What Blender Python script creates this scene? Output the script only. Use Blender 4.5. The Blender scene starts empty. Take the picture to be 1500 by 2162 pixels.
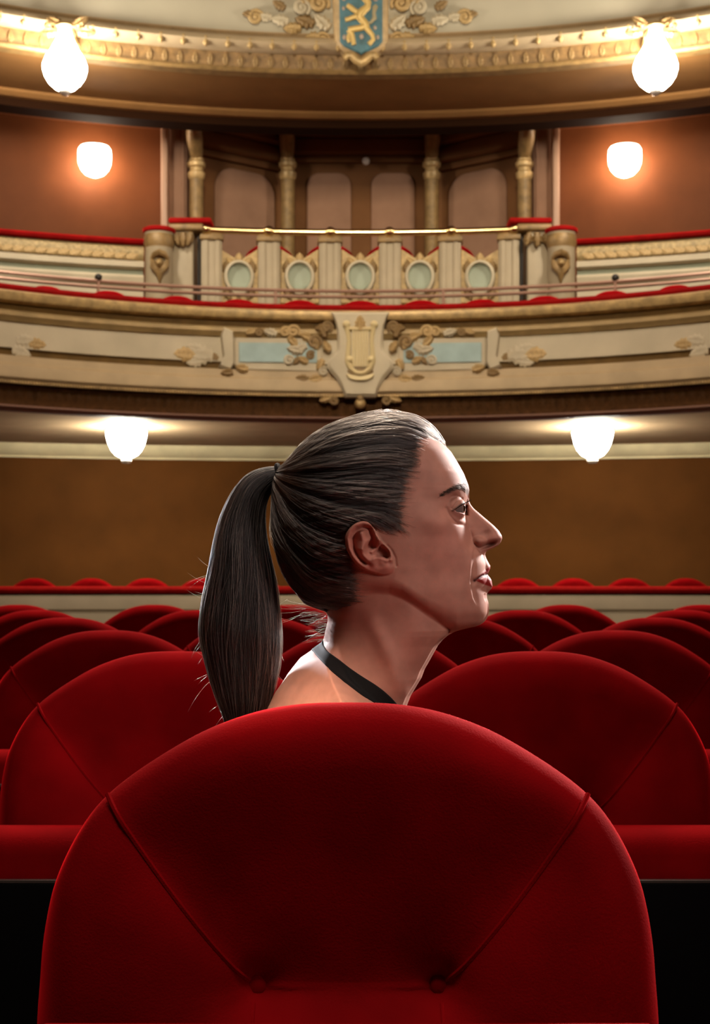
import bpy, bmesh, math, random
import numpy as np
from mathutils import Vector, Matrix, Euler

C = bpy.context.scene.collection
scene = bpy.context.scene
random.seed(7)
RNG = np.random.default_rng(11)
PI = math.pi

# ------------------------------------------------------------------ camera
F = 3000.0                      # focal length in pixels of the 1500x2162 frame
CAM_Z = 1.07                    # lens height; the lens axis is level, horizon at row 1226
CX, CY = 750.0, 1226.0
cam_data = bpy.data.cameras.new('camera')
cam_data.sensor_fit = 'VERTICAL'
cam_data.sensor_height = 36.0
cam_data.sensor_width = 36.0
cam_data.lens = F / 2162.0 * 36.0
cam_data.shift_y = (CY - 1081.0) / 2162.0
cam_data.clip_start, cam_data.clip_end = 0.05, 100.0
cam_data.dof.use_dof = True
cam_data.dof.focus_distance = 1.60
cam_data.dof.aperture_fstop = 14.0
camera = bpy.data.objects.new('camera', cam_data)
camera.location = (0, 0, CAM_Z)
camera.rotation_euler = (PI / 2, 0, 0)
C.objects.link(camera)
scene.camera = camera

# ------------------------------------------------------------------ world, large lights, exposure
world = bpy.data.worlds.new('dim_hall')
scene.world = world
world.use_nodes = True
world.node_tree.nodes['Background'].inputs[0].default_value = (1.0, 0.72, 0.45, 1)
world.node_tree.nodes['Background'].inputs[1].default_value = 0.016


def area(name, loc, target, size, energy, color, size_y=None, spread=None):
    d = bpy.data.lights.new(name, 'AREA')
    d.energy, d.color, d.size = energy, color, size
    if size_y:
        d.shape, d.size_y = 'RECTANGLE', size_y
    if spread:
        d.spread = math.radians(spread)
    o = bpy.data.objects.new(name, d)
    o.location = loc
    o.rotation_euler = (Vector(target) - Vector(loc)).to_track_quat('-Z', 'Y').to_euler()
    C.objects.link(o)
    return o


# the hall's big chandelier, high above the stalls and out of frame
area('chandelier_light', (0.05, 6.8, 8.4), (0.05, 3.2, 0.9), 2.4, 680, (1.0, 0.83, 0.67))
# unseen flood, added to warm the balcony fronts from behind and above the camera
area('balcony_fill_light', (0.0, -1.5, 7.5), (0.05, 13.2, 4.9), 1.6, 84, (1.0, 0.86, 0.62), spread=44)
# unseen soft light, added to brighten the stalls from the front
area('stalls_fill_light', (0.0, 0.0, 6.0), (0.0, 1.6, 0.75), 1.2, 8.5, (1.0, 0.84, 0.74), spread=50)
# unseen lights, added to rim, warm and fill the sitter
area('face_rim_light', (1.9, 3.5, 2.15), (0.12, 1.66, 1.13), 0.30, 4.8, (1.0, 0.92, 0.88), spread=24)
area('nape_rim_light', (-0.95, 3.0, 1.62), (-0.07, 1.68, 0.955), 0.14, 0.55, (0.95, 0.95, 1.0), spread=13)
area('shoulder_fill_light', (-0.35, 0.55, 1.75), (-0.05, 1.60, 0.86), 0.10, 0.20, (1.0, 0.74, 0.55), spread=9)
area('sitter_fill_light', (1.7, 0.35, 1.85), (0.12, 1.66, 1.13), 0.6, 0.75, (1.0, 0.78, 0.71), spread=26)

scene.view_settings.view_transform = 'Standard'
scene.view_settings.look = 'None'
scene.view_settings.gamma = 1.0
scene.view_settings.use_curve_mapping = False
scene.view_settings.exposure = 0.0
scene.cycles.sample_clamp_indirect = 4.0
scene.cycles.max_bounces = 6
scene.cycles.use_denoising = True


# ------------------------------------------------------------------ helpers
def srgb(r, g, b):
    f = lambda v: (v / 255 / 12.92) if v / 255 <= 0.04045 else ((v / 255 + 0.055) / 1.055) ** 2.4
    return (f(r), f(g), f(b), 1.0)


def mat(name, color, rough=0.6, metal=0.0, noise=None, bump=None, sheen=None, spec=None, emit=None, coat=None, velvet=None):
    m = bpy.data.materials.new(name)
    m.use_nodes = True
    nt = m.node_tree
    b = nt.nodes['Principled BSDF']
    b.inputs['Base Color'].default_value = color
    b.inputs['Roughness'].default_value = rough
    b.inputs['Metallic'].default_value = metal
    if spec is not None:
        b.inputs['Specular IOR Level'].default_value = spec
    tc = None
    if noise or bump:
        tc = nt.nodes.new('ShaderNodeTexCoord')
    if noise:                                   # (scale, amount)
        n = nt.nodes.new('ShaderNodeTexNoise')
        n.inputs['Scale'].default_value = noise[0]
        n.inputs['Detail'].default_value = 5
        nt.links.new(tc.outputs['Object'], n.inputs['Vector'])
        r = nt.nodes.new('ShaderNodeMapRange')
        r.inputs['From Min'].default_value, r.inputs['From Max'].default_value = 0.3, 0.7
        r.inputs['To Min'].default_value, r.inputs['To Max'].default_value = 1 - noise[1], 1 + noise[1]
        nt.links.new(n.outputs['Fac'], r.inputs['Value'])
        x = nt.nodes.new('ShaderNodeMix')
        x.data_type, x.blend_type = 'RGBA', 'MULTIPLY'
        x.inputs['Factor'].default_value = 1.0
        x.inputs[6].default_value = color
        nt.links.new(r.outputs['Result'], x.inputs[7])
        nt.links.new(x.outputs[2], b.inputs['Base Color'])
    if bump:                                    # (scale, strength, distance)
        n = nt.nodes.new('ShaderNodeTexNoise')
        n.inputs['Scale'].default_value = bump[0]
        n.inputs['Detail'].default_value = 4
        nt.links.new(tc.outputs['Object'], n.inputs['Vector'])
        bp = nt.nodes.new('ShaderNodeBump')
        bp.inputs['Strength'].default_value = bump[1]
        bp.inputs['Distance'].default_value = bump[2]
        nt.links.new(n.outputs['Fac'], bp.inputs['Height'])
        nt.links.new(bp.outputs['Normal'], b.inputs['Normal'])
    if sheen:                                   # (weight, roughness, tint)
        b.inputs['Sheen Weight'].default_value = sheen[0]
        b.inputs['Sheen Roughness'].default_value = sheen[1]
        b.inputs['Sheen Tint'].default_value = sheen[2]
    if velvet:                                  # (colour, sigma): the pile's own edge sheen
        sh = nt.nodes.new('ShaderNodeBsdfSheen')
        sh.distribution = 'ASHIKHMIN'
        sh.inputs['Color'].default_value = velvet[0]
        sh.inputs['Roughness'].default_value = velvet[1]
        ad = nt.nodes.new('ShaderNodeAddShader')
        nt.links.new(b.outputs[0], ad.inputs[0])
        nt.links.new(sh.outputs[0], ad.inputs[1])
        nt.links.new(ad.outputs[0], nt.nodes['Material Output'].inputs[0])
    if coat:
        b.inputs['Coat Weight'].default_value = coat
    if emit:
        b.inputs['Emission Color'].default_value = emit[0]
        b.inputs['Emission Strength'].default_value = emit[1]
    return m


M = {}
M['velvet'] = mat('red_velvet', (0.27, 0.0022, 0.0042, 1), 0.85, noise=(9, 0.22), bump=(420, 0.25, 0.002),
                  velvet=((0.55, 0.006, 0.010, 1), 0.28), spec=0.03)
M['velvet_far'] = mat('red_velvet_far', (0.30, 0.006, 0.006, 1), 0.85, noise=(9, 0.15), sheen=(0.6, 0.4, (0.9, 0.03, 0.02, 1)), spec=0.05)
M['black'] = mat('black_lacquer', (0.0025, 0.0025, 0.003, 1), 0.7, spec=0.1)
M['steel'] = mat('brushed_steel', (0.45, 0.40, 0.38, 1), 0.35, 1.0)
M['cream'] = mat('cream_plaster', (0.54, 0.45, 0.31, 1), 0.6, noise=(3, 0.10), bump=(40, 0.1, 0.004))
M['creamdark'] = mat('tan_plaster', (0.42, 0.27, 0.13, 1), 0.6, noise=(4, 0.12))
M['parapet'] = mat('shaded_cream', (0.40, 0.315, 0.205, 1), 0.6, noise=(3, 0.10))  # darker cream: the shade of the gallery above is put into the colour
M['gold'] = mat('gilded_plaster', (0.47, 0.31, 0.13, 1), 0.42, 0.20, noise=(14, 0.3), bump=(60, 0.3, 0.006))
M['golddark'] = mat('old_gilding', (0.25, 0.15, 0.055, 1), 0.5, 0.12, noise=(14, 0.3), bump=(60, 0.3, 0.006))
M['groove'] = mat('shaded_gilt', (0.13, 0.072, 0.02, 1), 0.6, spec=0.15, noise=(10, 0.2))  # recess shade painted in as a darker gilt
M['beam'] = mat('shadow_gap_beam', (0.022, 0.007, 0.002, 1), 0.8, spec=0.05)  # near-black colour stands in for the shadow gap behind the gallery
M['lyre'] = mat('pale_gilt', (0.66, 0.52, 0.27, 1), 0.45, 0.1)
M['brass'] = mat('polished_brass', (0.85, 0.62, 0.30, 1), 0.22, 1.0)
M['brown'] = mat('brown_wall', (0.115, 0.041, 0.008, 1), 0.75, spec=0.08, noise=(2.5, 0.12), bump=(30, 0.15, 0.004))
M['copper'] = mat('red_brown_wall', (0.125, 0.039, 0.013, 1), 0.55, spec=0.08, noise=(2.5, 0.12), bump=(18, 0.15, 0.006))
M['darkbrown'] = mat('dark_brown_frieze', (0.075, 0.030, 0.009, 1), 0.65, spec=0.08, noise=(16, 0.35))
M['soffit'] = mat('tan_soffit', (0.50, 0.36, 0.22, 1), 0.7, spec=0.08, noise=(3, 0.1))
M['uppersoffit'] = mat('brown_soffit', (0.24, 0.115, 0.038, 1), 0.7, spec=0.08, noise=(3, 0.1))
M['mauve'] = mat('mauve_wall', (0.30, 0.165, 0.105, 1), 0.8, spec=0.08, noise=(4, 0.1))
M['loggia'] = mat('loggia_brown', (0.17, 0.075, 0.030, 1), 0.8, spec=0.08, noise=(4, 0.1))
M['paleblue'] = mat('pale_blue_panel', (0.36, 0.47, 0.46, 1), 0.6, noise=(6, 0.12))
M['shield'] = mat('shield_blue', (0.060, 0.165, 0.21, 1), 0.55, noise=(10, 0.25))
M['green'] = mat('grey_green_plaster', (0.33, 0.36, 0.27, 1), 0.6)
M['copperrail'] = mat('copper_rail', (0.42, 0.24, 0.17, 1), 0.4, 0.4)
M['floor'] = mat('dark_floor', (0.020, 0.012, 0.010, 1), 0.7, noise=(3, 0.2))
M['darkmetal'] = mat('dark_bracket', (0.03, 0.024, 0.02, 1), 0.5, 0.4)
M['lampglass'] = mat('lit_glass', (0.9, 0.9, 0.88, 1), 0.3, emit=((1.0, 0.92, 0.76, 1), 100))
M['lampsconce'] = mat('lit_cup_glass', (0.9, 0.9, 0.88, 1), 0.3, emit=((1.0, 0.80, 0.60, 1), 34))
M['lampbowl'] = mat('lit_bowl_glass', (0.9, 0.9, 0.88, 1), 0.3, emit=((1.0, 0.93, 0.76, 1), 80))
M['pearl'] = mat('pale_glass', (0.6, 0.55, 0.5, 1), 0.15, coat=1.0)


def link(o, parent=None):
    C.objects.link(o)
    if parent is not None:
        o.parent = parent
    return o


def tag(o, label=None, cat=None, group=None, kind=None):
    for k, v in (('label', label), ('category', cat), ('group', group), ('kind', kind)):
        if v:
            o[k] = v
    return o


def empty(name, loc=(0, 0, 0), rz=0.0, parent=None):
    o = bpy.data.objects.new(name, None)
    o.location = loc
    o.rotation_euler = (0, 0, rz)
    o.empty_display_size = 0.1
    return link(o, parent)


def mesh_data(name, verts, faces, material, smooth=True):
    me = bpy.data.meshes.new(name)
    me.from_pydata([tuple(v) for v in verts], [], [tuple(f) for f in faces])
    me.materials.append(material)
    if smooth:
        me.polygons.foreach_set('use_smooth', [True] * len(me.polygons))
    me.update()
    return me


def put(name, me, parent=None, loc=(0, 0, 0), rot=(0, 0, 0), scale=(1, 1, 1)):
    o = bpy.data.objects.new(name, me)
    o.location, o.rotation_euler, o.scale = loc, rot, scale
    return link(o, parent)


class MB:
    """collects shapes for ONE mesh"""

    def __init__(self):
        self.v, self.f = [], []

    def add(self, v, f):
        n = len(self.v)
        self.v += [tuple(p) for p in v]
        self.f += [tuple(i + n for i in q) for q in f]
        return self

    def box(self, c, s, bev=0.0):
        x, y, z = s[0] / 2, s[1] / 2, s[2] / 2
        if bev <= 0:
            v = [(c[0] + i * x, c[1] + j * y, c[2] + k * z) for k in (-1, 1) for j in (-1, 1) for i in (-1, 1)]
            f = [(0, 2, 3, 1), (4, 5, 7, 6), (0, 1, 5, 4), (2, 6, 7, 3), (0, 4, 6, 2), (1, 3, 7, 5)]
            return self.add(v, f)
        bm = bmesh.new()
        bmesh.ops.create_cube(bm, size=1)
        for w in bm.verts:
            w.co = Vector((c[0] + w.co.x * s[0], c[1] + w.co.y * s[1], c[2] + w.co.z * s[2]))
        bmesh.ops.bevel(bm, geom=bm.edges[:], offset=bev, segments=2, affect='EDGES', profile=0.5)
        bm.verts.index_update()
        v = [w.co[:] for w in bm.verts]
        f = [[w.index for w in q.verts] for q in bm.faces]
        bm.free()
        return self.add(v, f)

    def lathe(self, prof, c=(0, 0, 0), n=24):
        """prof: (radius, z) from one end to the other"""
        v, f = [], []
        for r, z in prof:
            for k in range(n):
                a = 2 * PI * k / n
                v.append((c[0] + max(r, 1e-5) * math.cos(a), c[1] + max(r, 1e-5) * math.sin(a), c[2] + z))
        for i in range(len(prof) - 1):
            for k in range(n):
                f.append((i * n + k, i * n + (k + 1) % n, (i + 1) * n + (k + 1) % n, (i + 1) * n + k))
        f.append(tuple(range(n))[::-1])
        f.append(tuple((len(prof) - 1) * n + k for k in range(n)))
        return self.add(v, f)

    def tube(self, pts, rad, n=8, flat=None):
        """swept tube with a radius per point; flat=(axis vector, factor) squashes it"""
        pts = [Vector(p) for p in pts]
        if not hasattr(rad, '__len__'):
            rad = [rad] * len(pts)
        v, f = [], []
        up0 = Vector((0, 1, 0))
        for i, p in enumerate(pts):
            t = (pts[min(i + 1, len(pts) - 1)] - pts[max(i - 1, 0)]).normalized()
            up = up0 if abs(t.dot(up0)) < 0.95 else Vector((1, 0, 0))
            a = t.cross(up).normalized()
            b = a.cross(t).normalized()
            for k in range(n):
                q = 2 * PI * k / n
                off = (a * math.cos(q) + b * math.sin(q)) * rad[i]
                if flat:
                    ax = Vector(flat[0])
                    off = off - ax * off.dot(ax) * (1 - flat[1])
                v.append(p + off)
        for i in range(len(pts) - 1):
            for k in range(n):
                f.append((i * n + k, i * n + (k + 1) % n, (i + 1) * n + (k + 1) % n, (i + 1) * n + k))
        f.append(tuple(range(n))[::-1])
        f.append(tuple((len(pts) - 1) * n + k for k in range(n)))
        return self.add(v, f)

    def ball(self, c, r, nu=12, nv=8):
        """r: radius or (rx, ry, rz)"""
        if not hasattr(r, '__len__'):
            r = (r, r, r)
        v, f = [(c[0], c[1], c[2] - r[2])], []
        for i in range(1, nv):
            th = PI * i / nv
            for k in range(nu):
                a = 2 * PI * k / nu
                v.append((c[0] + r[0] * math.sin(th) * math.cos(a), c[1] + r[1] * math.sin(th) * math.sin(a), c[2] - r[2] * math.cos(th)))
        v.append((c[0], c[1], c[2] + r[2]))
        for k in range(nu):
            f.append((0, 1 + (k + 1) % nu, 1 + k))
            f.append((len(v) - 1, 1 + (nv - 2) * nu + k, 1 + (nv - 2) * nu + (k + 1) % nu))
        for i in range(nv - 2):
            for k in range(nu):
                a, b = 1 + i * nu + k, 1 + i * nu + (k + 1) % nu
                f.append((a, b, b + nu, a + nu))
        return self.add(v, f)

    def plate(self, pts, y0, y1, bev=0.0):
        """outline pts (x, z), extruded from depth y0 (front) back to y1, with a chamfered front edge"""
        pts = list(pts)
        n = len(pts)
        ar = sum(pts[i][0] * pts[(i + 1) % n][1] - pts[(i + 1) % n][0] * pts[i][1] for i in range(n))
        if ar < 0:
            pts.reverse()
        cx = sum(p[0] for p in pts) / n
        cz = sum(p[1] for p in pts) / n
        rings = []
        if bev > 0:
            inn = []
            for (x, z) in pts:
                L = math.hypot(x - cx, z - cz) or 1
                k = max(0.0, (L - bev * 1.2) / L)
                inn.append((cx + (x - cx) * k, cz + (z - cz) * k))
            rings = [(inn, y0), (pts, y0 + bev), (pts, y1)]
        else:
            rings = [(pts, y0), (pts, y1)]
        v, f = [], []
        for ring, y in rings:
            v += [(x, y, z) for x, z in ring]
        for r in range(len(rings) - 1):
            for i in range(n):
                j = (i + 1) % n
                f.append((r * n + i, (r + 1) * n + i, (r + 1) * n + j, r * n + j))
        f.append(tuple(range(n)))
        f.append(tuple((len(rings) - 1) * n + i for i in range(n))[::-1])
        return self.add(v, f)

    def arc(self, arc, prof, a0, a1, n=64):
        """closed profile (offset towards the hall, z) swept along an arc of the horseshoe"""
        m = len(prof)
        v, f = [], []
        for k in range(n + 1):
            a = a0 + (a1 - a0) * k / n
            for off, z in prof:
                r = arc.R - off
                v.append((arc.cx + r * math.sin(a), arc.cy + r * math.cos(a), z))
        for k in range(n):
            for i in range(m):
                j = (i + 1) % m
                f.append((k * m + i, (k + 1) * m + i, (k + 1) * m + j, k * m + j))
        f.append(tuple(range(m))[::-1])
        f.append(tuple(n * m + i for i in range(m)))
        return self.add(v, f)

    def data(self, name, material, smooth=True, angle=40):
        me = mesh_data(name, self.v, self.f, material, smooth)
        bm = bmesh.new()
        bm.from_mesh(me)
        bmesh.ops.recalc_face_normals(bm, faces=bm.faces[:])
        if smooth:
            for e in bm.edges:
                if len(e.link_faces) == 2 and e.calc_face_angle(0) > math.radians(angle):
                    e.smooth = False
        bm.to_mesh(me)
        bm.free()
        return me

    def build(self, name, material, parent=None, smooth=True, loc=(0, 0, 0), rz=0.0, angle=40):
        return put(name, self.data(name, material, smooth, angle), parent, loc, (0, 0, rz))


class Arc:
    """a horizontal circle of the horseshoe: depth D at the house axis, radius R"""

    def __init__(self, D, R, cx=0.05):
        self.D, self.R, self.cx, self.cy = D, R, cx, D - R

    def at(self, px, off=0.0):
        """point of the arc seen in photo column px: (X, Y, angle)"""
        t = (px - CX) / F
        r = self.R - off
        A, B, Q = 1 + t * t, -(t * self.cx + self.cy), self.cx ** 2 + self.cy ** 2 - r * r
        d = (-B + math.sqrt(B * B - A * Q)) / A
        x = t * d
        return x, d, math.atan2(x - self.cx, d - self.cy)

    def z(self, px, py, off=0.0):
        return CAM_Z + (CY - py) * self.at(px, off)[1] / F


def zat(py, d):
    return CAM_Z + (CY - py) * d / F


def xat(px, d):
    return (px - CX) * d / F


ORD = ['first', 'second', 'third', 'fourth', 'fifth', 'sixth', 'seventh', 'eighth', 'ninth', 'tenth', 'eleventh', 'twelfth']

# ================================================================== SETTING
HX = 0.05                                    # the house axis
A_FRONT = Arc(12.8, 5.2, HX)                 # front of the first balcony
A_WING = Arc(14.3, 9.3, HX)                  # parapet of the second level
A_UPPER = Arc(13.2, 7.5, HX)                 # front of the upper gallery
A_WALL = Arc(15.3, 14.0, HX)                 # back wall of the stalls
A_WING_WALL = Arc(15.5, 9.5, HX)             # back wall of the second level

# floor of the stalls and the low platform under the balcony
tag(MB().box((0, 6.4, -0.05), (14, 15.0, 0.1)).build('floor', M['floor'], smooth=False), kind='structure')
plat = MB()
plat.box((0, 14.35, 0.118), (11, 2.0, 0.236))
tag(plat.build('floor_platform', M['floor'], smooth=False), kind='structure')


def rect(off, z0, z1, back=-0.12):
    return [(off, z1), (off, z0), (back, z0), (back, z1)]


wall = MB().arc(A_WALL, [(0, 2.50), (0, 0.0), (-0.2, 0.0), (-0.2, 2.50)], -0.372, 0.372, 40)
wall_back = tag(wall.build('wall_back', M['brown']), kind='structure')
zt, zb = zat(939, 15.2), zat(972, 15.2)
crown = MB().arc(A_WALL, [(0.16, zt), (0.15, zt - 0.05), (0.07, zb + 0.03), (0.035, zb + 0.02), (0.03, zb), (0, zb), (0, zt)], -0.372, 0.372, 60)
tag(crown.build('trim_1', mat('pale_cornice', (0.80, 0.69, 0.42, 1), 0.5, noise=(3.0, 0.16)), angle=60), kind='structure')


def ring_sheet(arc0, arc1, z0, z1, xs, thick=0.05, off0=0.0, off1=0.0):
    """sheet between two arcs at height z0 (front) and z1 (back)"""
    v, f = [], []
    for x in xs:
        y0 = arc0.cy + math.sqrt((arc0.R - off0) ** 2 - (x - arc0.cx) ** 2)
        y1 = arc1.cy + math.sqrt((arc1.R - off1) ** 2 - (x - arc1.cx) ** 2)
        v += [(x, y0, z0), (x, y1, z1), (x, y1, z1 + thick), (x, y0, z0 + thick)]
    n = len(xs)
    for i in range(n - 1):
        a, b = 4 * i, 4 * i + 4
        f += [(a, b, b + 1, a + 1), (a + 1, b + 1, b + 2, a + 2), (a + 2, b + 2, b + 3, a + 3), (a + 3, b + 3, b, a)]
    f += [(0, 1, 2, 3), (4 * n - 1, 4 * n - 2, 4 * n - 3, 4 * n - 4)]
    return MB().add(v, f)


XS = [HX + 4.9 * math.sin(k / 40 * PI / 2) for k in range(-40, 41)]
Z_SOFFIT = zat(886, 12.85)
tag(ring_sheet(A_FRONT, A_WALL, Z_SOFFIT, Z_SOFFIT - 0.03, XS, 0.06, -0.14).build('ceiling_under_balcony', M['soffit'], angle=20), kind='structure')
tag(ring_sheet(A_FRONT, A_WING_WALL, 2.78, 3.05, XS, 0.05, -0.16).build('floor_balcony', M['floor'], angle=20), kind='structure')

# plain side walls and ceiling of the hall, out of frame
for s, nm in ((-1, 'left'), (1, 'right')):
    tag(MB().box((HX + s * 5.25, 6.5, 4.9), (0.2, 18.0, 9.8)).build('wall_' + nm, M['copper'], smooth=False), kind='structure')
tag(MB().box((HX, 6.5, 9.85), (10.7, 18.0, 0.1)).build('ceiling', M['cream'], smooth=False), kind='structure')

# ------------------------------------------------------------------ ornament kit (shared meshes)
def leaf_data(name, material):
    """a lobed acanthus leaf, 1 unit long, standing in the xz plane and domed to the front"""
    out = [(0.10, 0), (0.26, 0.08), (0.20, 0.20), (0.36, 0.30), (0.27, 0.42), (0.34, 0.56), (0.22, 0.64), (0.20, 0.80), (0.08, 0.90), (0.0, 1.0)]
    ring = out + [(-x, z) for x, z in out[-2::-1]]
    n = len(ring)
    v = [(x, 0.02, z) for x, z in ring] + [(x * 0.45, -0.14 - 0.10 * math.sin(PI * z), z * 0.9 + 0.04) for x, z in ring] + [(0, -0.17, 0.5)]
    f = [(i, (i + 1) % n, n + (i + 1) % n, n + i) for i in range(n)]
    f += [(n + i, n + (i + 1) % n, 2 * n) for i in range(n)] + [tuple(range(n))[::-1]]
    return MB().add(v, f).data(name, material, True, 50)


def scroll_data(name, material, turns=1.6, r0=0.5, w=0.11):
    pts, rad = [], []
    for k in range(26):
        t = k / 25
        a = -PI / 2 + 2 * PI * turns * t
        r = r0 * (1 - 0.82 * t)
        pts.append((r * math.cos(a), -0.05 - 0.06 * t, r * math.sin(a) + r0))
        rad.append(w * (0.75 + 0.55 * math.sin(PI * min(1, t * 1.1))))
    return MB().tube(pts, rad, 6).ball((0, -0.12, r0), 0.15, 8, 6).data(name, material)


LEAF = {k: leaf_data('acanthus_leaf_' + k, M[k]) for k in ('gold', 'golddark', 'cream')}
SCROLL = {k: scroll_data('scroll_' + k, M[k]) for k in ('gold', 'golddark', 'cream')}
BALLD = {k: MB().ball((0, 0, 0), 0.5, 10, 8).data('bead_' + k, M[k]) for k in ('gold', 'golddark', 'cream')}
KIT = {'acanthus_leaf': LEAF, 'scroll': SCROLL, 'bead': BALLD}


def orn(kind, m, parent, arc, px, py, size, rot=0, off=0.03, flip=False, deep=1.0):
    """one ornament, size in photo pixels, rot in degrees clockwise as seen"""
    x, d, a = arc.at(px, off)
    s = size * d / F
    o = put(kind, KIT[kind][m], parent, (x, d, CAM_Z + (CY - py) * d / F))
    R = Matrix.Rotation(-a, 4, 'Z') @ Matrix.Rotation(math.radians(rot), 4, 'Y') @ Matrix.Diagonal((-s if flip else s, s * deep, s, 1))
    o.matrix_local = Matrix.Translation(o.location) @ R
    return o


def both(kind, m, parent, arc, px, py, size, rot=0, off=0.03, deep=1.0, mid=761):
    orn(kind, m, parent, arc, px, py, size, rot, off, False, deep)
    orn(kind, m, parent, arc, 2 * mid - px, py, size, -rot, off, True, deep)


def arc_plate(arc, pts, off0, off1, name, material, parent, bev=0.012):
    """outline in photo pixels laid on the curved front: every point bends with the arc"""
    pts = list(pts)
    n = len(pts)
    ar = sum(pts[i][0] * -pts[(i + 1) % n][1] + pts[(i + 1) % n][0] * pts[i][1] for i in range(n))
    if ar < 0:
        pts.reverse()
    cx = sum(p[0] for p in pts) / n
    cy = sum(p[1] for p in pts) / n
    def P(p, off):
        x, d, a = arc.at(p[0], 0)
        z = CAM_Z + (CY - p[1]) * d / F
        return (x - off * math.sin(a), d - off * math.cos(a), z)
    k = bev / 0.0043
    inn = []
    for p in pts:
        L = math.hypot(p[0] - cx, p[1] - cy) or 1
        q = max(0, (L - k) / L)
        inn.append((cx + (p[0] - cx) * q, cy + (p[1] - cy) * q))
    v = [P(p, off1) for p in inn] + [P(p, off1 - bev) for p in pts] + [P(p, off0) for p in pts] + [P((cx, cy), off1)]
    f = []
    for i in range(n):
        j = (i + 1) % n
        f += [(3 * n, i, j), (i, n + i, n + j, j), (n + i, 2 * n + i, 2 * n + j, n + j)]
    f.append(tuple(2 * n + i for i in range(n)))
    return MB().add(v, f).build(name, material, parent)


def smooth_poly(pts, per=6, closed=True):
    """Catmull-Rom through the points"""
    n = len(pts)
    out = []
    rng = range(n) if closed else range(n - 1)
    for i in rng:
        if closed:
            p0, p1, p2, p3 = pts[i - 1], pts[i], pts[(i + 1) % n], pts[(i + 2) % n]
        else:
            p0, p1, p2, p3 = pts[max(i - 1, 0)], pts[i], pts[i + 1], pts[min(i + 2, n - 1)]
        for k in range(per):
            t = k / per
            out.append(tuple(0.5 * ((2 * p1[c]) + (-p0[c] + p2[c]) * t + (2 * p0[c] - 5 * p1[c] + 4 * p2[c] - p3[c]) * t * t + (-p0[c] + 3 * p1[c] - 3 * p2[c] + p3[c]) * t ** 3) for c in range(len(p1))))
    if not closed:
        out.append(tuple(pts[-1]))
    return out


# ------------------------------------------------------------------ first balcony front
bal = tag(empty('balcony_front', (HX, 12.8, 2.5)), 'cream and gold curved balcony front with a lyre shield at its middle', 'balcony')
bal.location = (0, 0, 0)
SP = 1.39
zf = lambda py: zat(py, 12.8)
MB().arc(A_FRONT, [(0.02, zf(645)), (0.05, zf(646.5)), (0.058, zf(652)), (0.04, zf(659)), (-0.16, zf(659)), (-0.16, zf(645))], -SP, SP, 90).build('velvet_rail', M['velvet_far'], bal)
MB().arc(A_FRONT, [(0.05, zf(657.5)), (0.085, zf(662)), (0.09, zf(670)), (0.075, zf(678)), (0.04, zf(682)), (-0.1, zf(682)), (-0.1, zf(657.5))], -SP, SP, 90).build('gilded_handrail', M['gold'], bal)
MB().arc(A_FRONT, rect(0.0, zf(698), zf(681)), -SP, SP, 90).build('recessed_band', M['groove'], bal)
MB().arc(A_FRONT, [(0.03, zf(696)), (0.05, zf(699)), (0.055, zf(707)), (0.03, zf(713)), (0.02, zf(717)), (-0.1, zf(717)), (-0.1, zf(696))], -SP, SP, 90).build('upper_moulding', mat('dull_gilt', (0.36, 0.24, 0.10, 1), 0.5, 0.15, noise=(6, 0.2)), bal)
MB().arc(A_FRONT, [(0.0, zf(716)), (0.012, zf(769)), (-0.12, zf(769)), (-0.12, zf(716))], -SP, SP, 90).build('cream_panel', M['cream'], bal)
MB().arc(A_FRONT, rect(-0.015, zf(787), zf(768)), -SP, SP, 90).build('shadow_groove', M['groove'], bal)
MB().arc(A_FRONT, [(0.02, zf(784)), (0.045, zf(786)), (0.055, zf(800)), (0.085, zf(806)), (0.10, zf(820)), (0.10, zf(829)), (0.06, zf(836)), (-0.05, zf(838)), (-0.1, zf(838)), (-0.1, zf(784))], -SP, SP, 90).build('cornice', mat('warm_tan_cornice', (0.46, 0.33, 0.185, 1), 0.6, noise=(4, 0.1)), bal, angle=30)
MB().arc(A_FRONT, rect(-0.03, zf(882), zf(837), -0.2), -SP, SP, 90).build('dark_frieze', M['darkbrown'], bal)
MB().arc(A_FRONT, [(0.0, zf(880)), (0.01, zf(884)), (-0.02, zf(889)), (-0.2, zf(889)), (-0.2, zf(880))], -SP, SP, 90).build('lower_edge', mat('mauve_brown', (0.17, 0.075, 0.045, 1), 0.6), bal)
# the row of small gilt beads under the cornice: too fine to pick apart
bd = MB()
nb = 330
for k in range(nb):
    a = -0.80 + 1.60 * k / (nb - 1)
    r = A_FRONT.R - 0.085
    bd.ball((HX + r * math.sin(a), A_FRONT.cy + r * math.cos(a), zf(838)), (0.011, 0.011, 0.017), 6, 4)
tag(bd.build('bead_row', M['gold'], bal), kind='stuff')
# leaves carved along the dark frieze
fl = MB()
ring = [(0.0, 1.0), (0.30, 0.72), (0.22, 0.45), (0.42, 0.2), (0.0, 0.0), (-0.42, 0.2), (-0.22, 0.45), (-0.30, 0.72)]
fl.add([(x, 0, z) for x, z in ring] + [(0, -0.22, 0.5)], [(i, (i + 1) % 8, 8) for i in range(8)] + [tuple(range(8))[::-1]])
frieze_leaf = fl.data('frieze_leaf', mat('dark_gilt_leaf', (0.080, 0.033, 0.010, 1), 0.6, spec=0.1, noise=(20, 0.3)), True, 20)
nl = 84
for k in range(nl):
    a = -0.70 + 1.40 * k / (nl - 1)
    r = A_FRONT.R + 0.03
    o = put('frieze_leaf', frieze_leaf, bal, (HX + r * math.sin(a), A_FRONT.cy + r * math.cos(a), zf(876)), (0, 0, -a), (0.10, 0.06, 0.135))

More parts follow.
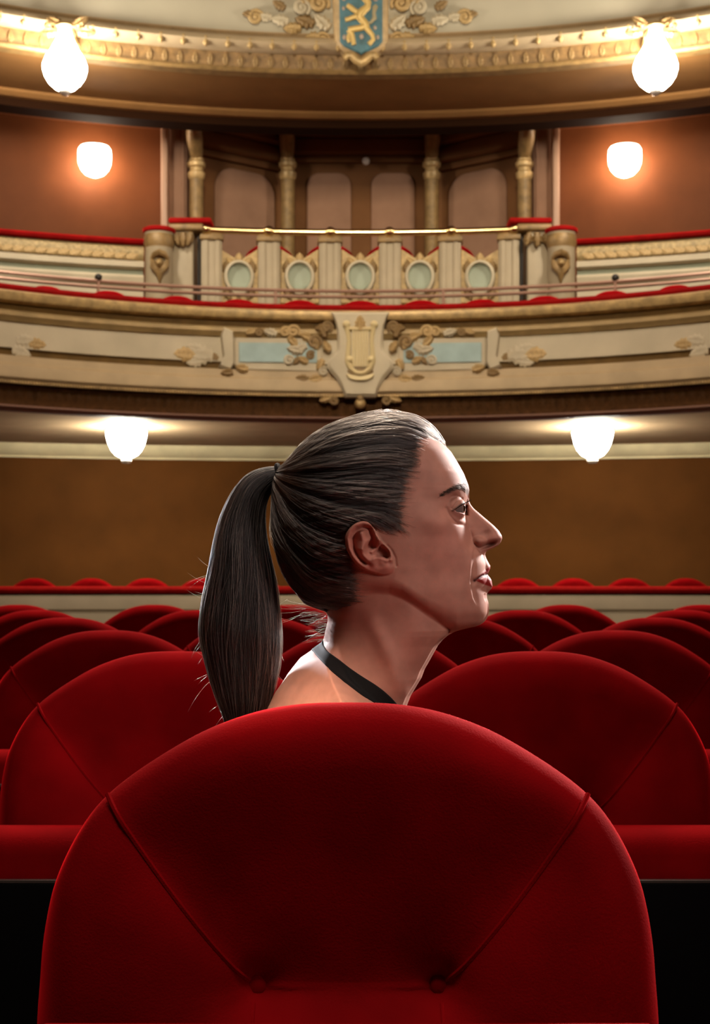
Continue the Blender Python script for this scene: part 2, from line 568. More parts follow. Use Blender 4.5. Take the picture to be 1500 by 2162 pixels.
# lyre shield
half = [(62, 664), (55, 680), (50, 700), (49, 738), (55, 752), (69, 768), (70, 780), (62, 792), (50, 806), (40, 824), (33, 842)]
out = smooth_poly([(761 + a, b) for a, b in half], 4, False) + smooth_poly([(761 - a, b) for a, b in half[::-1]], 4, False)
sh = arc_plate(A_FRONT, out, 0.0, 0.15, 'lyre_shield', M['cream'], bal, 0.03)
lyre = MB()
off = 0.165
def on_front(px, py, o):
    x, d, a = A_FRONT.at(px, 0)
    return (x - o * math.sin(a), d - o * math.cos(a), CAM_Z + (CY - py) * d / F)
for s in (-1, 1):
    lyre.tube([on_front(761 + s * q, w, off) for q, w in ((30, 690), (27, 705), (24, 725), (26, 750), (27, 768), (22, 782), (10, 792), (0, 794))], [0.028, 0.022, 0.02, 0.022, 0.026, 0.024, 0.02, 0.02], 8)
    lyre.ball(on_front(761 + s * 30, 692, off), 0.035)
    lyre.ball(on_front(761 + s * 24, 765, off), 0.035)
lyre.tube([on_front(761 + q, 701, off) for q in (-27, 0, 27)], 0.018, 8)
ly = lyre.build('lyre', M['lyre'], sh)
for q in (-15, -9, -3, 3, 9, 15):
    MB().tube([on_front(761 + q, 700, off), on_front(761 + q, 780, off)], 0.0105, 6).build('lyre_string', M['lyre'], sh)
arc_plate(A_FRONT, [(761 + 28 * math.cos(t), 789 + 8 * math.sin(t)) for t in np.linspace(0, 2 * PI, 20, endpoint=False)], 0.1, 0.165, 'lyre_foot', M['golddark'], sh, 0.006)
cres = [(761 + 30 * math.cos(t), 796 + 14 * math.sin(t)) for t in np.linspace(0, PI, 12)] + [(761 - 28 * math.cos(t), 795 + 5 * math.sin(t)) for t in np.linspace(0, PI, 12)]
arc_plate(A_FRONT, cres, 0.1, 0.18, 'lyre_crescent', M['lyre'], sh, 0.008)
orn('acanthus_leaf', 'gold', bal, A_FRONT, 761, 700, 36, 0, 0.16)
orn('bead', 'gold', bal, A_FRONT, 761, 852, 24, 0, 0.10)
orn('bead', 'golddark', bal, A_FRONT, 761, 842, 16, 0, 0.12)

# framed blue panels and the gilded foliage at either side of the shield
for s in (-1, 1):
    X = lambda q: 761 + s * q
    fr = arc_plate(A_FRONT, [(X(80), 716), (X(266), 714), (X(268), 724), (X(268), 770), (X(256), 782), (X(80), 786)], 0.0, 0.05, 'panel_frame', M['cream'], bal, 0.015)
    arc_plate(A_FRONT, [(X(92), 727), (X(258), 725), (X(258), 766), (X(92), 768)], 0.03, 0.062, 'blue_panel', M['paleblue'], fr, 0.006)
    arc_plate(A_FRONT, [(X(270), 700), (X(290), 692), (X(296), 706), (X(290), 760), (X(300), 776), (X(276), 784), (X(268), 770)], 0.0, 0.07, 'side_bracket', M['cream'], bal, 0.02)
for q, w, sz, r, k, m in (
        (62, 700, 34, -40, 'scroll', 'golddark'), (84, 730, 40, -60, 'scroll', 'golddark'), (64, 742, 30, -30, 'acanthus_leaf', 'gold'),
        (100, 716, 34, -70, 'acanthus_leaf', 'gold'), (120, 742, 40, -80, 'acanthus_leaf', 'cream'), (130, 708, 38, -55, 'scroll', 'gold'),
        (152, 712, 34, -30, 'scroll', 'gold'), (176, 706, 34, -75, 'acanthus_leaf', 'cream'),
        (204, 704, 26, -80, 'scroll', 'golddark'), (140, 760, 30, -95, 'scroll', 'cream'),
        (110, 766, 28, -60, 'acanthus_leaf', 'gold'), (60, 812, 34, -120, 'scroll', 'gold'), (80, 800, 36, -95, 'acanthus_leaf', 'gold'),
        (108, 802, 32, -80, 'acanthus_leaf', 'golddark'), (46, 838, 30, -130, 'scroll', 'golddark'), (62, 838, 30, -110, 'acanthus_leaf', 'gold'),
        (66, 786, 30, -80, 'scroll', 'cream'), (74, 712, 34, -20, 'acanthus_leaf', 'golddark'), (92, 738, 30, -10, 'acanthus_leaf', 'gold'), (112, 730, 34, -110, 'acanthus_leaf', 'cream'), (134, 730, 32, -45, 'acanthus_leaf', 'gold'), (78, 758, 30, -150, 'acanthus_leaf', 'gold'), (128, 754, 24, -140, 'acanthus_leaf', 'golddark'), (70, 690, 30, -100, 'acanthus_leaf', 'golddark'), (54, 826, 30, -60, 'acanthus_leaf', 'golddark'), (96, 745, 26, -120, 'scroll', 'golddark'), (236, 780, 32, -80, 'acanthus_leaf', 'gold'),
        (268, 786, 30, -95, 'acanthus_leaf', 'golddark'), (222, 698, 24, -110, 'acanthus_leaf', 'gold')):
    both(k, m, bal, A_FRONT, 761 - q, w, sz * (0.74 if k == 'scroll' else 0.92), r, 0.07, 0.8)
# pointed sprays out on the plain panels
for q, w, sz, r, m in ((310, 750, 60, -90, 'cream'), (330, 742, 40, -75, 'cream'), (330, 758, 40, -105, 'cream'), (345, 749, 52, -90, 'gold'), (300, 758, 24, -60, 'golddark'),
                       (700, 724, 40, 92, 'gold'), (728, 720, 44, 80, 'cream'), (735, 736, 44, 105, 'cream')):
    both('acanthus_leaf', m, bal, A_FRONT, 761 - q, w, sz, r, 0.012, 0.22)

# ------------------------------------------------------------------ second level: walls, loggia
zw = lambda py: zat(py, 15.3)
for s, nm in ((-1, 'left'), (1, 'right')):
    x0, d0, a0 = A_WING_WALL.at(761 + s * 402)
    a1 = s * 0.57
    lo, hi = min(a0, a1), max(a0, a1)
    tag(MB().arc(A_WING_WALL, [(0, 6.30), (0, 2.86), (-0.15, 2.86), (-0.15, 6.30)], lo, hi, 24).build('wall_wing_' + nm, M['copper']), kind='structure')
    zc = A_WING_WALL.z(761 + s * 560, 262)
    tag(MB().arc(A_WING_WALL, [(0.10, zc + 0.30), (0.10, zc + 0.16), (0.05, zc + 0.12), (0.05, zc + 0.05), (0.02, zc), (0, zc), (0, zc + 0.30)], lo, hi, 24).build('trim_2' if s < 0 else 'trim_3', M['copper'], angle=25), kind='structure')
    # pale pilaster strip that ends the wing wall, and the mauve return beside it
    px_ = MB()
    xa = xat(761 + s * 411, 15.05)
    px_.box((xa, 15.02, (3.0 + 6.1) / 2), (0.068, 0.20, 3.1), 0.01)
    tag(px_.build('trim_4' if s < 0 else 'trim_5', mat('pale_pilaster', (0.42, 0.24, 0.15, 1), 0.5), angle=60), kind='structure')
    rt = MB()
    rt.box((xat(761 + s * 385, 15.2), 15.25, 4.55), (0.20, 0.22, 3.1), 0.015)
    rt.box((xat(761 + s * 372, 15.2), 15.14, 4.55), (0.03, 0.06, 3.1), 0.01)
    tag(rt.build('pillar_left' if s < 0 else 'pillar_right', M['mauve'], angle=60), kind='structure')

lg = tag(empty('loggia'), 'dim brown loggia recess with four arched panels and gilded columns', 'loggia')
ZL0, ZL1 = 3.05, 6.33
# three faces of the recess: slanting sides and a flat middle
pL, pl, pr, pR = (xat(402, 15.3), 15.3), (xat(590, 16.0), 16.0), (xat(932, 16.0), 16.0), (xat(1120, 15.3), 15.3)
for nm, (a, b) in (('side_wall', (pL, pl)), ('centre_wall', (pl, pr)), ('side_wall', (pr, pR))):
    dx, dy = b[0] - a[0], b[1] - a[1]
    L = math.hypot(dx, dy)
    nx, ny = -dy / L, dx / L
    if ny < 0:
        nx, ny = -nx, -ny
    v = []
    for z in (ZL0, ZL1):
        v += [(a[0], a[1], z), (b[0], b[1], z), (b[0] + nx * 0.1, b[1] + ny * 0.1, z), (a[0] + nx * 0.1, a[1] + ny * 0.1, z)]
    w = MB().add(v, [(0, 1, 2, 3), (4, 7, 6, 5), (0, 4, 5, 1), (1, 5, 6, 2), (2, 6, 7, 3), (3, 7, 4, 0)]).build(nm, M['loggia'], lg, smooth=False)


def face_pt(px, a, b):
    """(x, d) where photo column px meets the plan line a-b"""
    t = (px - CX) / F
    dx, dy = b[0] - a[0], b[1] - a[1]
    k = (t * a[1] - a[0]) / (dx - t * dy)
    return a[0] + k * dx, a[1] + k * dy


def arched_panel(x0, x1, ytop, a, b, name='arched_panel'):
    p0, p1 = face_pt(x0, a, b), face_pt(x1, a, b)
    ang = math.atan2(p1[1] - p0[1], p1[0] - p0[0])
    w = math.hypot(p1[0] - p0[0], p1[1] - p0[1])
    d = (p0[1] + p1[1]) / 2
    zt_ = zat(ytop, d)
    r = w * 0.30
    pts = [(0, ZL0 + 0.1), (w, ZL0 + 0.1), (w, zt_ - r)]
    pts += [(w - r + r * math.cos(t), zt_ - r + r * math.sin(t)) for t in np.linspace(0, PI / 2, 7)][1:]
    pts += [(r - r * math.cos(t), zt_ - r + r * math.sin(t)) for t in np.linspace(PI / 2, 0, 7)]
    MB().plate(pts, -0.035, 0.01, 0.012).build(name, M['mauve'], lg, False, (p0[0], p0[1], 0), ang)


arched_panel(452, 578, 362, pL, pl)
arched_panel(648, 742, 366, pl, pr)
arched_panel(784, 876, 366, pl, pr)
arched_panel(950, 1072, 362, pr, pR)
# entablature over the columns
for (a, b) in ((pL, pl), (pl, pr), (pr, pR)):
    d = (a[1] + b[1]) / 2
    L = math.hypot(b[0] - a[0], b[1] - a[1])
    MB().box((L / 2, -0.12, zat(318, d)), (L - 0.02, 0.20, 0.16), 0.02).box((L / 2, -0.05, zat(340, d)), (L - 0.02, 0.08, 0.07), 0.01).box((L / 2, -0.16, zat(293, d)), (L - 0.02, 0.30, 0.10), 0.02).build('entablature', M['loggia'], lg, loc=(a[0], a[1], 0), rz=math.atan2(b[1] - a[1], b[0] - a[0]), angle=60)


def column(px, d, w):
    x = xat(px, d)
    k = w * d / F / 2
    c = empty('column', (0, 0, 0), 0, None)
    c.parent = lg
    MB().lathe([(k * 1.3, 3.04), (k * 1.3, 3.12), (k, 3.15), (k, zat(378, d))], (x, d, 0), 20).build('shaft', M['golddark'], c)
    prof = [(k, zat(380, d)), (k * 1.2, zat(374, d)), (k * 1.25, zat(366, d)), (k * 0.95, zat(362, d)), (k * 0.95, zat(356, d)), (k * 1.25, zat(352, d)), (k * 1.3, zat(345, d)), (k * 1.0, zat(340, d)), (k * 1.05, zat(336, d))]
    MB().lathe(prof, (x, d, 0), 20).build('capital', M['gold'], c)
    br = MB()
    zt_ = lambda p: zat(p, d)
    br.tube([(x, d, zt_(338)), (x, d - 0.05, zt_(322)), (x, d - 0.16, zt_(305)), (x, d - 0.24, zt_(290)), (x, d - 0.22, zt_(278))], [k * 0.8, k * 1.0, k * 1.15, k * 1.1, k * 0.8], 10)
    br.ball((x, d - 0.26, zt_(290)), k * 0.9)
    br.build('bracket', M['golddark'], c)
    return c


for px, d, w in ((415, 15.05, 30), (608, 15.72, 30), (912, 15.72, 30), (1108, 15.05, 30)):
    column(px, d, w)
# little pale ball on the middle wall
x, d = xat(773, 15.75), 15.75
gl = tag(empty('dome_camera', (x, d, zat(340, d))), 'tiny pale round dome fixture high between the two middle arched panels', 'fixture')
MB().ball((0, 0, 0), 0.045, 14, 10).build('dome', M['pearl'], gl)
MB().tube([(0, 0, 0.03), (0, 0.10, 0.06), (0, 0.25, 0.06)], 0.018, 8).build('bracket', M['darkmetal'], gl)
# floor of the loggia
tag(MB().box((HX, 15.4, 3.0), (3.9, 2.0, 0.08)).build('floor_loggia', M['floor'], smooth=False), kind='structure')

# ------------------------------------------------------------------ second level: parapets
par = tag(empty('loggia_parapet'), 'cream parapet with oval medallions, brass rail and red padded caps at each end', 'parapet')
zp = lambda py: zat(py, 14.3)
# base wall behind the pierced panels
x0, d0, aL = A_WING.at(420)
aR = A_WING.at(1102)[2]
MB().arc(A_WING, [(-0.02, zp(600)), (-0.02, 2.85), (-0.14, 2.85), (-0.14, zp(600))], aL, aR, 24).build('base', M['cream'], par)
brass = MB()
R_ = A_WING.R - 0.10
pts = [(HX + R_ * math.sin(a), A_WING.cy + R_ * math.cos(a), zp(496.5)) for a in np.linspace(A_WING.at(404)[2], A_WING.at(1118)[2], 30)]
brass.tube(pts, 0.034, 12)
rail = brass.build('brass_rail', M['brass'], par)
for px in (435, 568, 698, 823, 953, 1087):
    x, d, a = A_WING.at(px, 0.10)
    MB().ball((x, d - 0.01, zp(496)), (0.055, 0.055, 0.052), 14, 10).build('rail_knob', M['brass'], rail)
    MB().tube([(x, d, zp(500)), (x, d + 0.03, zp(508))], 0.02, 8).build('rail_post', M['golddark'], rail)
for px in (404, 1118):
    x, d, a = A_WING.at(px, 0.10)
    MB().ball((x, d, zp(497)), (0.045, 0.045, 0.040), 12, 8).build('rail_end', M['brass'], rail)
for px, w in ((446, 44), (568, 46), (697, 46), (824, 46), (951, 46), (1076, 44)):
    x, d, a = A_WING.at(px, 0.0)
    k = w * d / F
    p = MB()
    h = zp(515) - 2.85
    p.box((0, -0.02, 2.85 + h / 2), (k, 0.16, h), 0.012)
    p.box((-k * 0.28, -0.105, 2.85 + h / 2), (k * 0.22, 0.02, h * 0.98), 0.006)
    p.box((k * 0.28, -0.105, 2.85 + h / 2), (k * 0.22, 0.02, h * 0.98), 0.006)
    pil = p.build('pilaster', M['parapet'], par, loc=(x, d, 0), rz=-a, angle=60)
    MB().box((0, -0.03, zp(512)), (k * 1.15, 0.20, 0.06), 0.015).box((0, -0.03, zp(504.5)), (k * 0.95, 0.16, 0.035), 0.01).build('pilaster_cap', M['golddark'], pil)
for px in (505, 633, 761, 887, 1014):
    top = [(-41, 526), (-36, 532), (-30, 541), (-20, 548), (-10, 546), (-6, 538), (0, 534), (6, 538), (10, 546), (20, 548), (30, 541), (36, 532), (41, 526)]
    pn = arc_plate(A_WING, [(px - 41, 642)] + [(px + a, b) for a, b in top] + [(px + 41, 642)], -0.12, 0.02, 'pierced_panel', mat('gilt_panel', (0.44, 0.29, 0.115, 1), 0.5, 0.1, noise=(22, 0.22), bump=(70, 0.3, 0.006)) if 'gilt_panel' not in bpy.data.materials else bpy.data.materials['gilt_panel'], par, 0.012)
    x, d, a = A_WING.at(px, 0.055)
    z = CAM_Z + (CY - 583) * d / F
    # egg-shaped medallion: frame and sunken dish
    ts = np.linspace(0, 2 * PI, 40, endpoint=False)
    v, f = [], []
    for t in ts:
        e = lambda r: (math.cos(t) * r * (1 + 0.0), math.sin(t) * r * (1.08 if math.sin(t) > 0 else 1.30) )
        for r, yy in ((0.150, 0.0), (0.143, -0.035), (0.120, -0.045), (0.114, -0.01)):
            q = e(r)
            v.append((q[0], yy, q[1]))
    n = len(ts)
    for i in range(n):
        for j in range(3):
            f.append((i * 4 + j, ((i + 1) % n) * 4 + j, ((i + 1) % n) * 4 + j + 1, i * 4 + j + 1))
    med = MB().add(v, f).build('medallion_frame', M['cream'], pn, loc=(x, d, z), rz=-a)
    v = [(math.cos(t) * r, yy, math.sin(t) * r * (1.05 if math.sin(t) > 0 else 1.15)) for r, yy in ((0.120, -0.012), (0.10, 0.012), (0.06, 0.018)) for t in ts] + [(0, 0.02, 0)]
    f = [(j * n + i, j * n + (i + 1) % n, (j + 1) * n + (i + 1) % n, (j + 1) * n + i) for j in range(2) for i in range(n)] + [(2 * n + i, 2 * n + (i + 1) % n, 3 * n) for i in range(n)]
    MB().add(v, f).build('medallion_dish', M['green'], pn, loc=(x, d, z), rz=-a)
    for kx, ky, sz, r in ((0, 554, 22, 0), (-12, 557, 20, -50), (12, 557, 20, 50), (-30, 575, 26, 10), (30, 575, 26, -10), (-30, 612, 26, 150), (30, 612, 26, -150), (0, 628, 20, 180)):
        orn('acanthus_leaf', 'gold' if ky < 560 else 'golddark', pn, A_WING, px + kx, ky, sz, r, 0.035, False, 0.5)
for s in (-1, 1):
    X = lambda q: 761 + s * q
    # tall end pedestal with its red pad
    xa, da = xat(X(360), 14.12), 14.12
    k = da / F
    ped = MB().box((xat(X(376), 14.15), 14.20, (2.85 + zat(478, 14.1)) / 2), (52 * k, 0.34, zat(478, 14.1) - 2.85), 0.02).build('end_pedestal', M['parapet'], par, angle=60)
    MB().box((xat(X(357), 14.1), 14.17, zat(468.5, 14.05)), (90 * k, 0.40, 0.055), 0.02).build('red_pad', M['velvet_far'], ped, angle=80)
    MB().box((xat(X(366), 14.1), 14.16, zat(482, 14.05)), (74 * k, 0.36, 0.07), 0.02).build('pad_moulding', M['golddark'], ped, angle=80)
    for qx, qy, sz, r in ((374, 490, 34, 180), (390, 492, 30, 165), (358, 492, 30, -165)):
        xx, dd = xat(X(qx), 13.98), 13.98
        o = put('acanthus_leaf', LEAF['golddark'], ped, (xx, dd, zat(qy, dd)), (0, math.radians(r), 0), (sz * dd / F,) * 3)
    # dark thin pole beside the pedestal
    xq, dq = xat(X(341), 14.08), 14.08
    MB().tube([(xq, dq, zat(500, dq)), (xq, dq, 2.9)], 0.018, 8).build('dark_pole', M['darkmetal'], par)
    # lower curved console with its own pad, cartouche and pendant drop
    dc = 13.86
    kc = dc / F
    zc = zat(482, dc)
    cxn = xat(X(428), dc)
    con = MB()
    con.lathe([(0.135, 2.85), (0.135, zc - 0.05), (0.145, zc - 0.03)], (cxn, dc + 0.10, 0), 28)
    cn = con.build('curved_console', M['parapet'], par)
    MB().lathe([(0.14, zc - 0.028), (0.158, zc - 0.018), (0.160, zc + 0.012), (0.14, zc + 0.022), (0.01, zc + 0.022)], (cxn, dc + 0.10, 0), 28).build('red_pad', M['velvet_far'], cn)
    MB().lathe([(0.136, zat(520, dc)), (0.150, zat(510, dc)), (0.146, zat(497, dc)), (0.136, zat(492, dc))], (cxn, dc + 0.10, 0), 28).build('console_moulding', M['golddark'], cn)
    xm, dm = xat(X(424), dc - 0.06), dc - 0.06
    car = MB()
    car.ball((xm, dm, zat(556, dm)), (0.045, 0.05, 0.05), 12, 8)
    car.tube([(xm - 0.08, dm + 0.03, zat(545, dm)), (xm - 0.05, dm, zat(537, dm)), (xm, dm - 0.03, zat(534, dm)), (xm + 0.05, dm, zat(537, dm)), (xm + 0.08, dm + 0.03, zat(545, dm))], [0.02, 0.03, 0.034, 0.03, 0.02], 8)
    car.tube([(xm - 0.075, dm + 0.03, zat(548, dm)), (xm - 0.06, dm, zat(562, dm)), (xm - 0.01, dm - 0.01, zat(576, dm))], [0.02, 0.036, 0.03], 8)
    car.tube([(xm + 0.075, dm + 0.03, zat(548, dm)), (xm + 0.06, dm, zat(562, dm)), (xm + 0.01, dm - 0.01, zat(576, dm))], [0.02, 0.036, 0.03], 8)
    car.tube([(xm, dm, zat(568, dm)), (xm, dm, zat(580, dm)), (xm, dm + 0.01, zat(598, dm))], [0.05, 0.036, 0.006], 8)
    car.build('cartouche', M['golddark'], cn)
    MB().ball((xm, dm - 0.045, zat(556, dm)), 0.026, 10, 8).build('boss', M['gold'], cn)
# wings left and right of the consoles
for s, nm in ((-1, 'left'), (1, 'right')):
    a0 = A_WING.at(761 + s * 458)[2]
    a1 = s * 0.566
    lo, hi = min(a0, a1), max(a0, a1)
    wg = tag(empty('wing_parapet'), ('cream second-level parapet under the left sconce with red padded top' if s < 0 else 'cream second-level parapet under the right sconce with red padded top'), 'parapet')
    z0 = zat(508, A_WING.at(300)[1])
    kz = A_WING.at(300)[1] / F
    Z = lambda py: z0 - (py - 508) * kz
    MB().arc(A_WING, [(0.03, Z(506)), (0.075, Z(508)), (0.085, Z(512)), (0.07, Z(517)), (0.02, Z(519)), (-0.16, Z(519)), (-0.16, Z(506))], lo, hi, 30).build('red_pad', M['velvet_far'], wg)
    MB().arc(A_WING, [(0.0, Z(518)), (0.03, Z(524)), (0.045, Z(536)), (0.03, Z(548)), (0.0, Z(552)), (-0.1, Z(552)), (-0.1, Z(518))], lo, hi, 30).build('garland_frieze', mat('gilt_frieze' + nm, (0.40, 0.285, 0.13, 1), 0.5, 0.1, noise=(30, 0.3), bump=(45, 0.6, 0.02)), wg, angle=60)
    MB().arc(A_WING, [(0.02, Z(552)), (0.05, Z(556)), (0.05, Z(566)), (0.02, Z(570)), (-0.1, Z(570)), (-0.1, Z(552))], lo, hi, 30).build('moulding', M['cream'], wg)
    MB().arc(A_WING, rect(-0.02, Z(583), Z(569)), lo, hi, 30).build('shadow_line', M['green'], wg)
    MB().arc(A_WING, [(0.03, Z(582)), (0.045, Z(588)), (0.03, Z(602)), (0.0, Z(606)), (0.0, 2.9), (-0.12, 2.9), (-0.12, Z(582))], lo, hi, 30).build('panel', M['cream'], wg)
    # ribbon of leaves along the frieze
    n = 13
    for k in range(n):
        px = 761 + s * (470 + k * 24)
        orn('acanthus_leaf', 'gold', wg, A_WING, px, 534 - k * 24 * 0.068, 28, 118 * s, 0.04, False, 0.16)

# slim copper guard rail behind the balcony seats
gr = tag(empty('guard_rail'), 'thin copper guard rail running behind the balcony seat tops', 'railing')
A_RAIL = Arc(13.72, 6.6, HX)
zr = zat(627, 13.72)
for k in range(2):
    pts = [(HX + A_RAIL.R * math.sin(a), A_RAIL.cy + A_RAIL.R * math.cos(a), zr + k * 0.055) for a in np.linspace(-0.88, 0.88, 80)]
    MB().tube(pts, 0.017, 8).build('bar', M['copperrail'], gr)
for px in (208, 582, 937, 1300):
    x, d, a = A_RAIL.at(px)
    MB().tube([(x, d, zr + (0.09 if px in (208, 1300) else 0.06)), (x, d, 2.95)], 0.016, 8).build('post', M['copperrail'], gr)
    if px in (208, 1300):
        MB().ball((x, d, zr + 0.09), 0.036, 10, 8).build('knob', M['darkmetal'], gr)

# ------------------------------------------------------------------ upper gallery front
up = tag(empty('upper_gallery_front'), 'cream upper gallery front at the top with a blue lion shield', 'balcony')
zu = lambda py: zat(py, 13.2)
SU = 0.75
MB().arc(A_UPPER, [(0.0, 7.1), (0.0, zu(74)), (-0.12, zu(74)), (-0.12, 7.1)], -SU, SU, 90).build('parapet_panel', mat('cream_parapet', (0.47, 0.415, 0.31, 1), 0.65, noise=(2, 0.06)), up)
MB().arc(A_UPPER, rect(0.012, zu(85), zu(73)), -SU, SU, 90).build('bead_band', M['creamdark'], up)
dn = MB()
nd = 420
for k in range(nd):
    a = -0.52 + 1.04 * k / (nd - 1)
    r = A_UPPER.R - 0.018
    dn.ball((HX + r * math.sin(a), A_UPPER.cy + r * math.cos(a), zu(79)), (0.006, 0.009, 0.018), 5, 3)
tag(dn.build('bead_row', M['golddark'], up), kind='stuff')
MB().arc(A_UPPER, [(0.03, zu(84)), (0.07, zu(87)), (0.12, zu(94)), (0.14, zu(104)), (0.11, zu(112)), (0.04, zu(117)), (-0.1, zu(117)), (-0.1, zu(84))], -SU, SU, 90).build('cornice', mat('pale_tan_cornice', (0.47, 0.35, 0.215, 1), 0.6, noise=(4, 0.08)), up, angle=35)
MB().arc(A_UPPER, rect(0.0, zu(151), zu(116)), -SU, SU, 90).build('frieze', mat('tan_brown_frieze', (0.20, 0.11, 0.038, 1), 0.6, noise=(14, 0.35), bump=(30, 0.4, 0.01)), up)
MB().arc(A_UPPER, [(0.0, zu(149)), (0.04, zu(151)), (0.05, zu(155)), (0.03, zu(160)), (-0.1, zu(160)), (-0.1, zu(149))], -SU, SU, 90).build('gilt_fillet', M['golddark'], up)
drop = MB()
drop.lathe([(0.004, 0.5), (0.22, 0.42), (0.30, 0.22), (0.24, 0.0), (0.30, -0.18), (0.2, -0.36), (0.02, -0.5)], n=10)
drop_d = drop.data('gilt_drop', M['gold'])
for k in range(-23, 24):
    if k == 0:
        continue
    a = k * 0.0275
    r = A_UPPER.R - 0.115
    put('gilt_drop', drop_d, up, (HX + r * math.sin(a), A_UPPER.cy + r * math.cos(a), zu(108)), (0, 0, -a), (0.085, 0.085, 0.105))
for k in range(-34, 35):
    a = k * 0.0185
    r = A_UPPER.R + 0.0
    put('frieze_leaf', LEAF['golddark'], up, (HX + r * math.sin(a), A_UPPER.cy + r * math.cos(a), zu(148)), (0, 0, -a), (0.10, 0.06, 0.12))
# underside of the gallery and the near-black shadow-gap beam behind it
XU = [HX + 5.2 * math.sin(k / 40 * PI / 2) for k in range(-40, 41)]
A_BEAM = Arc(14.40, 8.7, HX)
A_BEHIND = Arc(16.6, 10.9, HX)
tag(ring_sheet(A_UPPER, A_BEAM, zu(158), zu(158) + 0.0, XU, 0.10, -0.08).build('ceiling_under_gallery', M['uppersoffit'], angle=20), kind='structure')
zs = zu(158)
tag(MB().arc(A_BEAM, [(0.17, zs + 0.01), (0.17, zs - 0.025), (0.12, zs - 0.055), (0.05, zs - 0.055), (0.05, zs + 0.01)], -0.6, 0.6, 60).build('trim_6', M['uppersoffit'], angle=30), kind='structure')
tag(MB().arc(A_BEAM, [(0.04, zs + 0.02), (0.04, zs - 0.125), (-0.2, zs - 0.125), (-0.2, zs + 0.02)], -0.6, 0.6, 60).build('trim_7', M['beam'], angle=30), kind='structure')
tag(ring_sheet(A_BEAM, A_BEHIND, 6.34, 6.34, XU, 0.08, -0.1).build('ceiling_second_level', M['loggia'], angle=20), kind='structure')

# lion shield
def up_pt(px, py, o):
    x, d, a = A_UPPER.at(px, 0)
    return (x - o * math.sin(a), d - o * math.cos(a), CAM_Z + (CY - py) * d / F)
def q2(cx_, cy_):                               # crop pixels of the close-up to photo pixels
    return 660 + cx_ / 7.143, cy_ / 7.143
o_sh = [(400, -10), (1060, -10), (1060, 730), (1000, 800), (900, 850), (800, 890), (735, 935), (670, 890), (570, 850), (470, 800), (410, 730)]
o_fr = [(300, -40), (1150, -40), (1140, 720), (1060, 820), (940, 890), (820, 930), (735, 985), (650, 930), (530, 890), (410, 820), (330, 720)]
frm = arc_plate(A_UPPER, [q2(*p) for p in o_fr], 0.0, 0.16, 'shield_frame', mat('shield_frame', (0.47, 0.32, 0.16, 1), 0.5, 0.1, noise=(12, 0.2)), up, 0.03)
shd = arc_plate(A_UPPER, [q2(*p) for p in o_sh], 0.1, 0.185, 'blue_shield', M['shield'], frm, 0.012)
lion = MB()
S = 7.143
def stroke(pts, rad, o=0.20):
    lion.tube([up_pt(*q2(x, y), o) for x, y in pts], [r / S * 13.2 / F for r in rad], 10, ((0, 1, 0), 0.45))
stroke([(690, 75), (740, 80), (790, 100), (830, 150)], [34, 46, 54, 50])
stroke([(800, 110), (845, 170), (830, 235), (770, 285), (720, 330), (705, 380)], [46, 46, 52, 60, 66, 60])
stroke([(700, 370), (740, 420), (790, 470), (810, 520), (790, 560)], [60, 56, 52, 52, 46])
stroke([(690, 320), (620, 280), (565, 235), (520, 205)], [40, 40, 40, 34])
stroke([(670, 375), (600, 390), (540, 415), (490, 425)], [40, 36, 34, 36])
stroke([(800, 520), (720, 545), (620, 560), (540, 575)], [48, 46, 46, 44])
stroke([(545, 575), (595, 640), (610, 720), (625, 800)], [44, 36, 36, 34])
stroke([(545, 640), (535, 720), (560, 760)], [30, 28, 24])
stroke([(800, 530), (860, 600), (905, 650), (920, 720), (850, 790)], [46, 40, 34, 34, 36])
lion.build('lion', mat('lion_gold', (0.62, 0.42, 0.14, 1), 0.45, 0.2), shd)
stroke_tail = MB()
stroke_tail.tube([up_pt(*q2(x, y), 0.20) for x, y in ((800, 470), (880, 470), (940, 400), (930, 320), (950, 230), (935, 210))], [r / S * 13.2 / F for r in (20, 22, 34, 26, 40, 30)], 10, ((0, 1, 0), 0.4))
stroke_tail.build('lion_tail', mat('tail_gold', (0.36, 0.29, 0.16, 1), 0.5, 0.1), shd)
for bx, by, bz in ((472, 90, 44), (950, 90, 52), (945, 540, 30), (480, 680, 34), (985, 680, 30), (740, 670, 36), (465, 250, 26)):
    r = bz / S * 13.2 / F
    MB().ball(up_pt(*q2(bx, by), 0.19), (r * 0.85, r * 0.35, r * 1.15), 10, 8).build('billet', mat('pale_billet', (0.45, 0.34, 0.27, 1), 0.5) if 'pale_billet' not in bpy.data.materials else bpy.data.materials['pale_billet'], shd)
cu = MB()
cu.tube([up_pt(*q2(x, y), 0.19) for x, y in ((480, 1000), (520, 950), (590, 950), (650, 1010), (735, 1060), (820, 1010), (880, 950), (940, 945), (985, 995))], [r / S * 13.2 / F for r in (40, 56, 58, 62, 66, 62, 58, 56, 40)], 10, ((0, 1, 0), 0.6))
cu.build('gilt_curl', M['gold'], up)
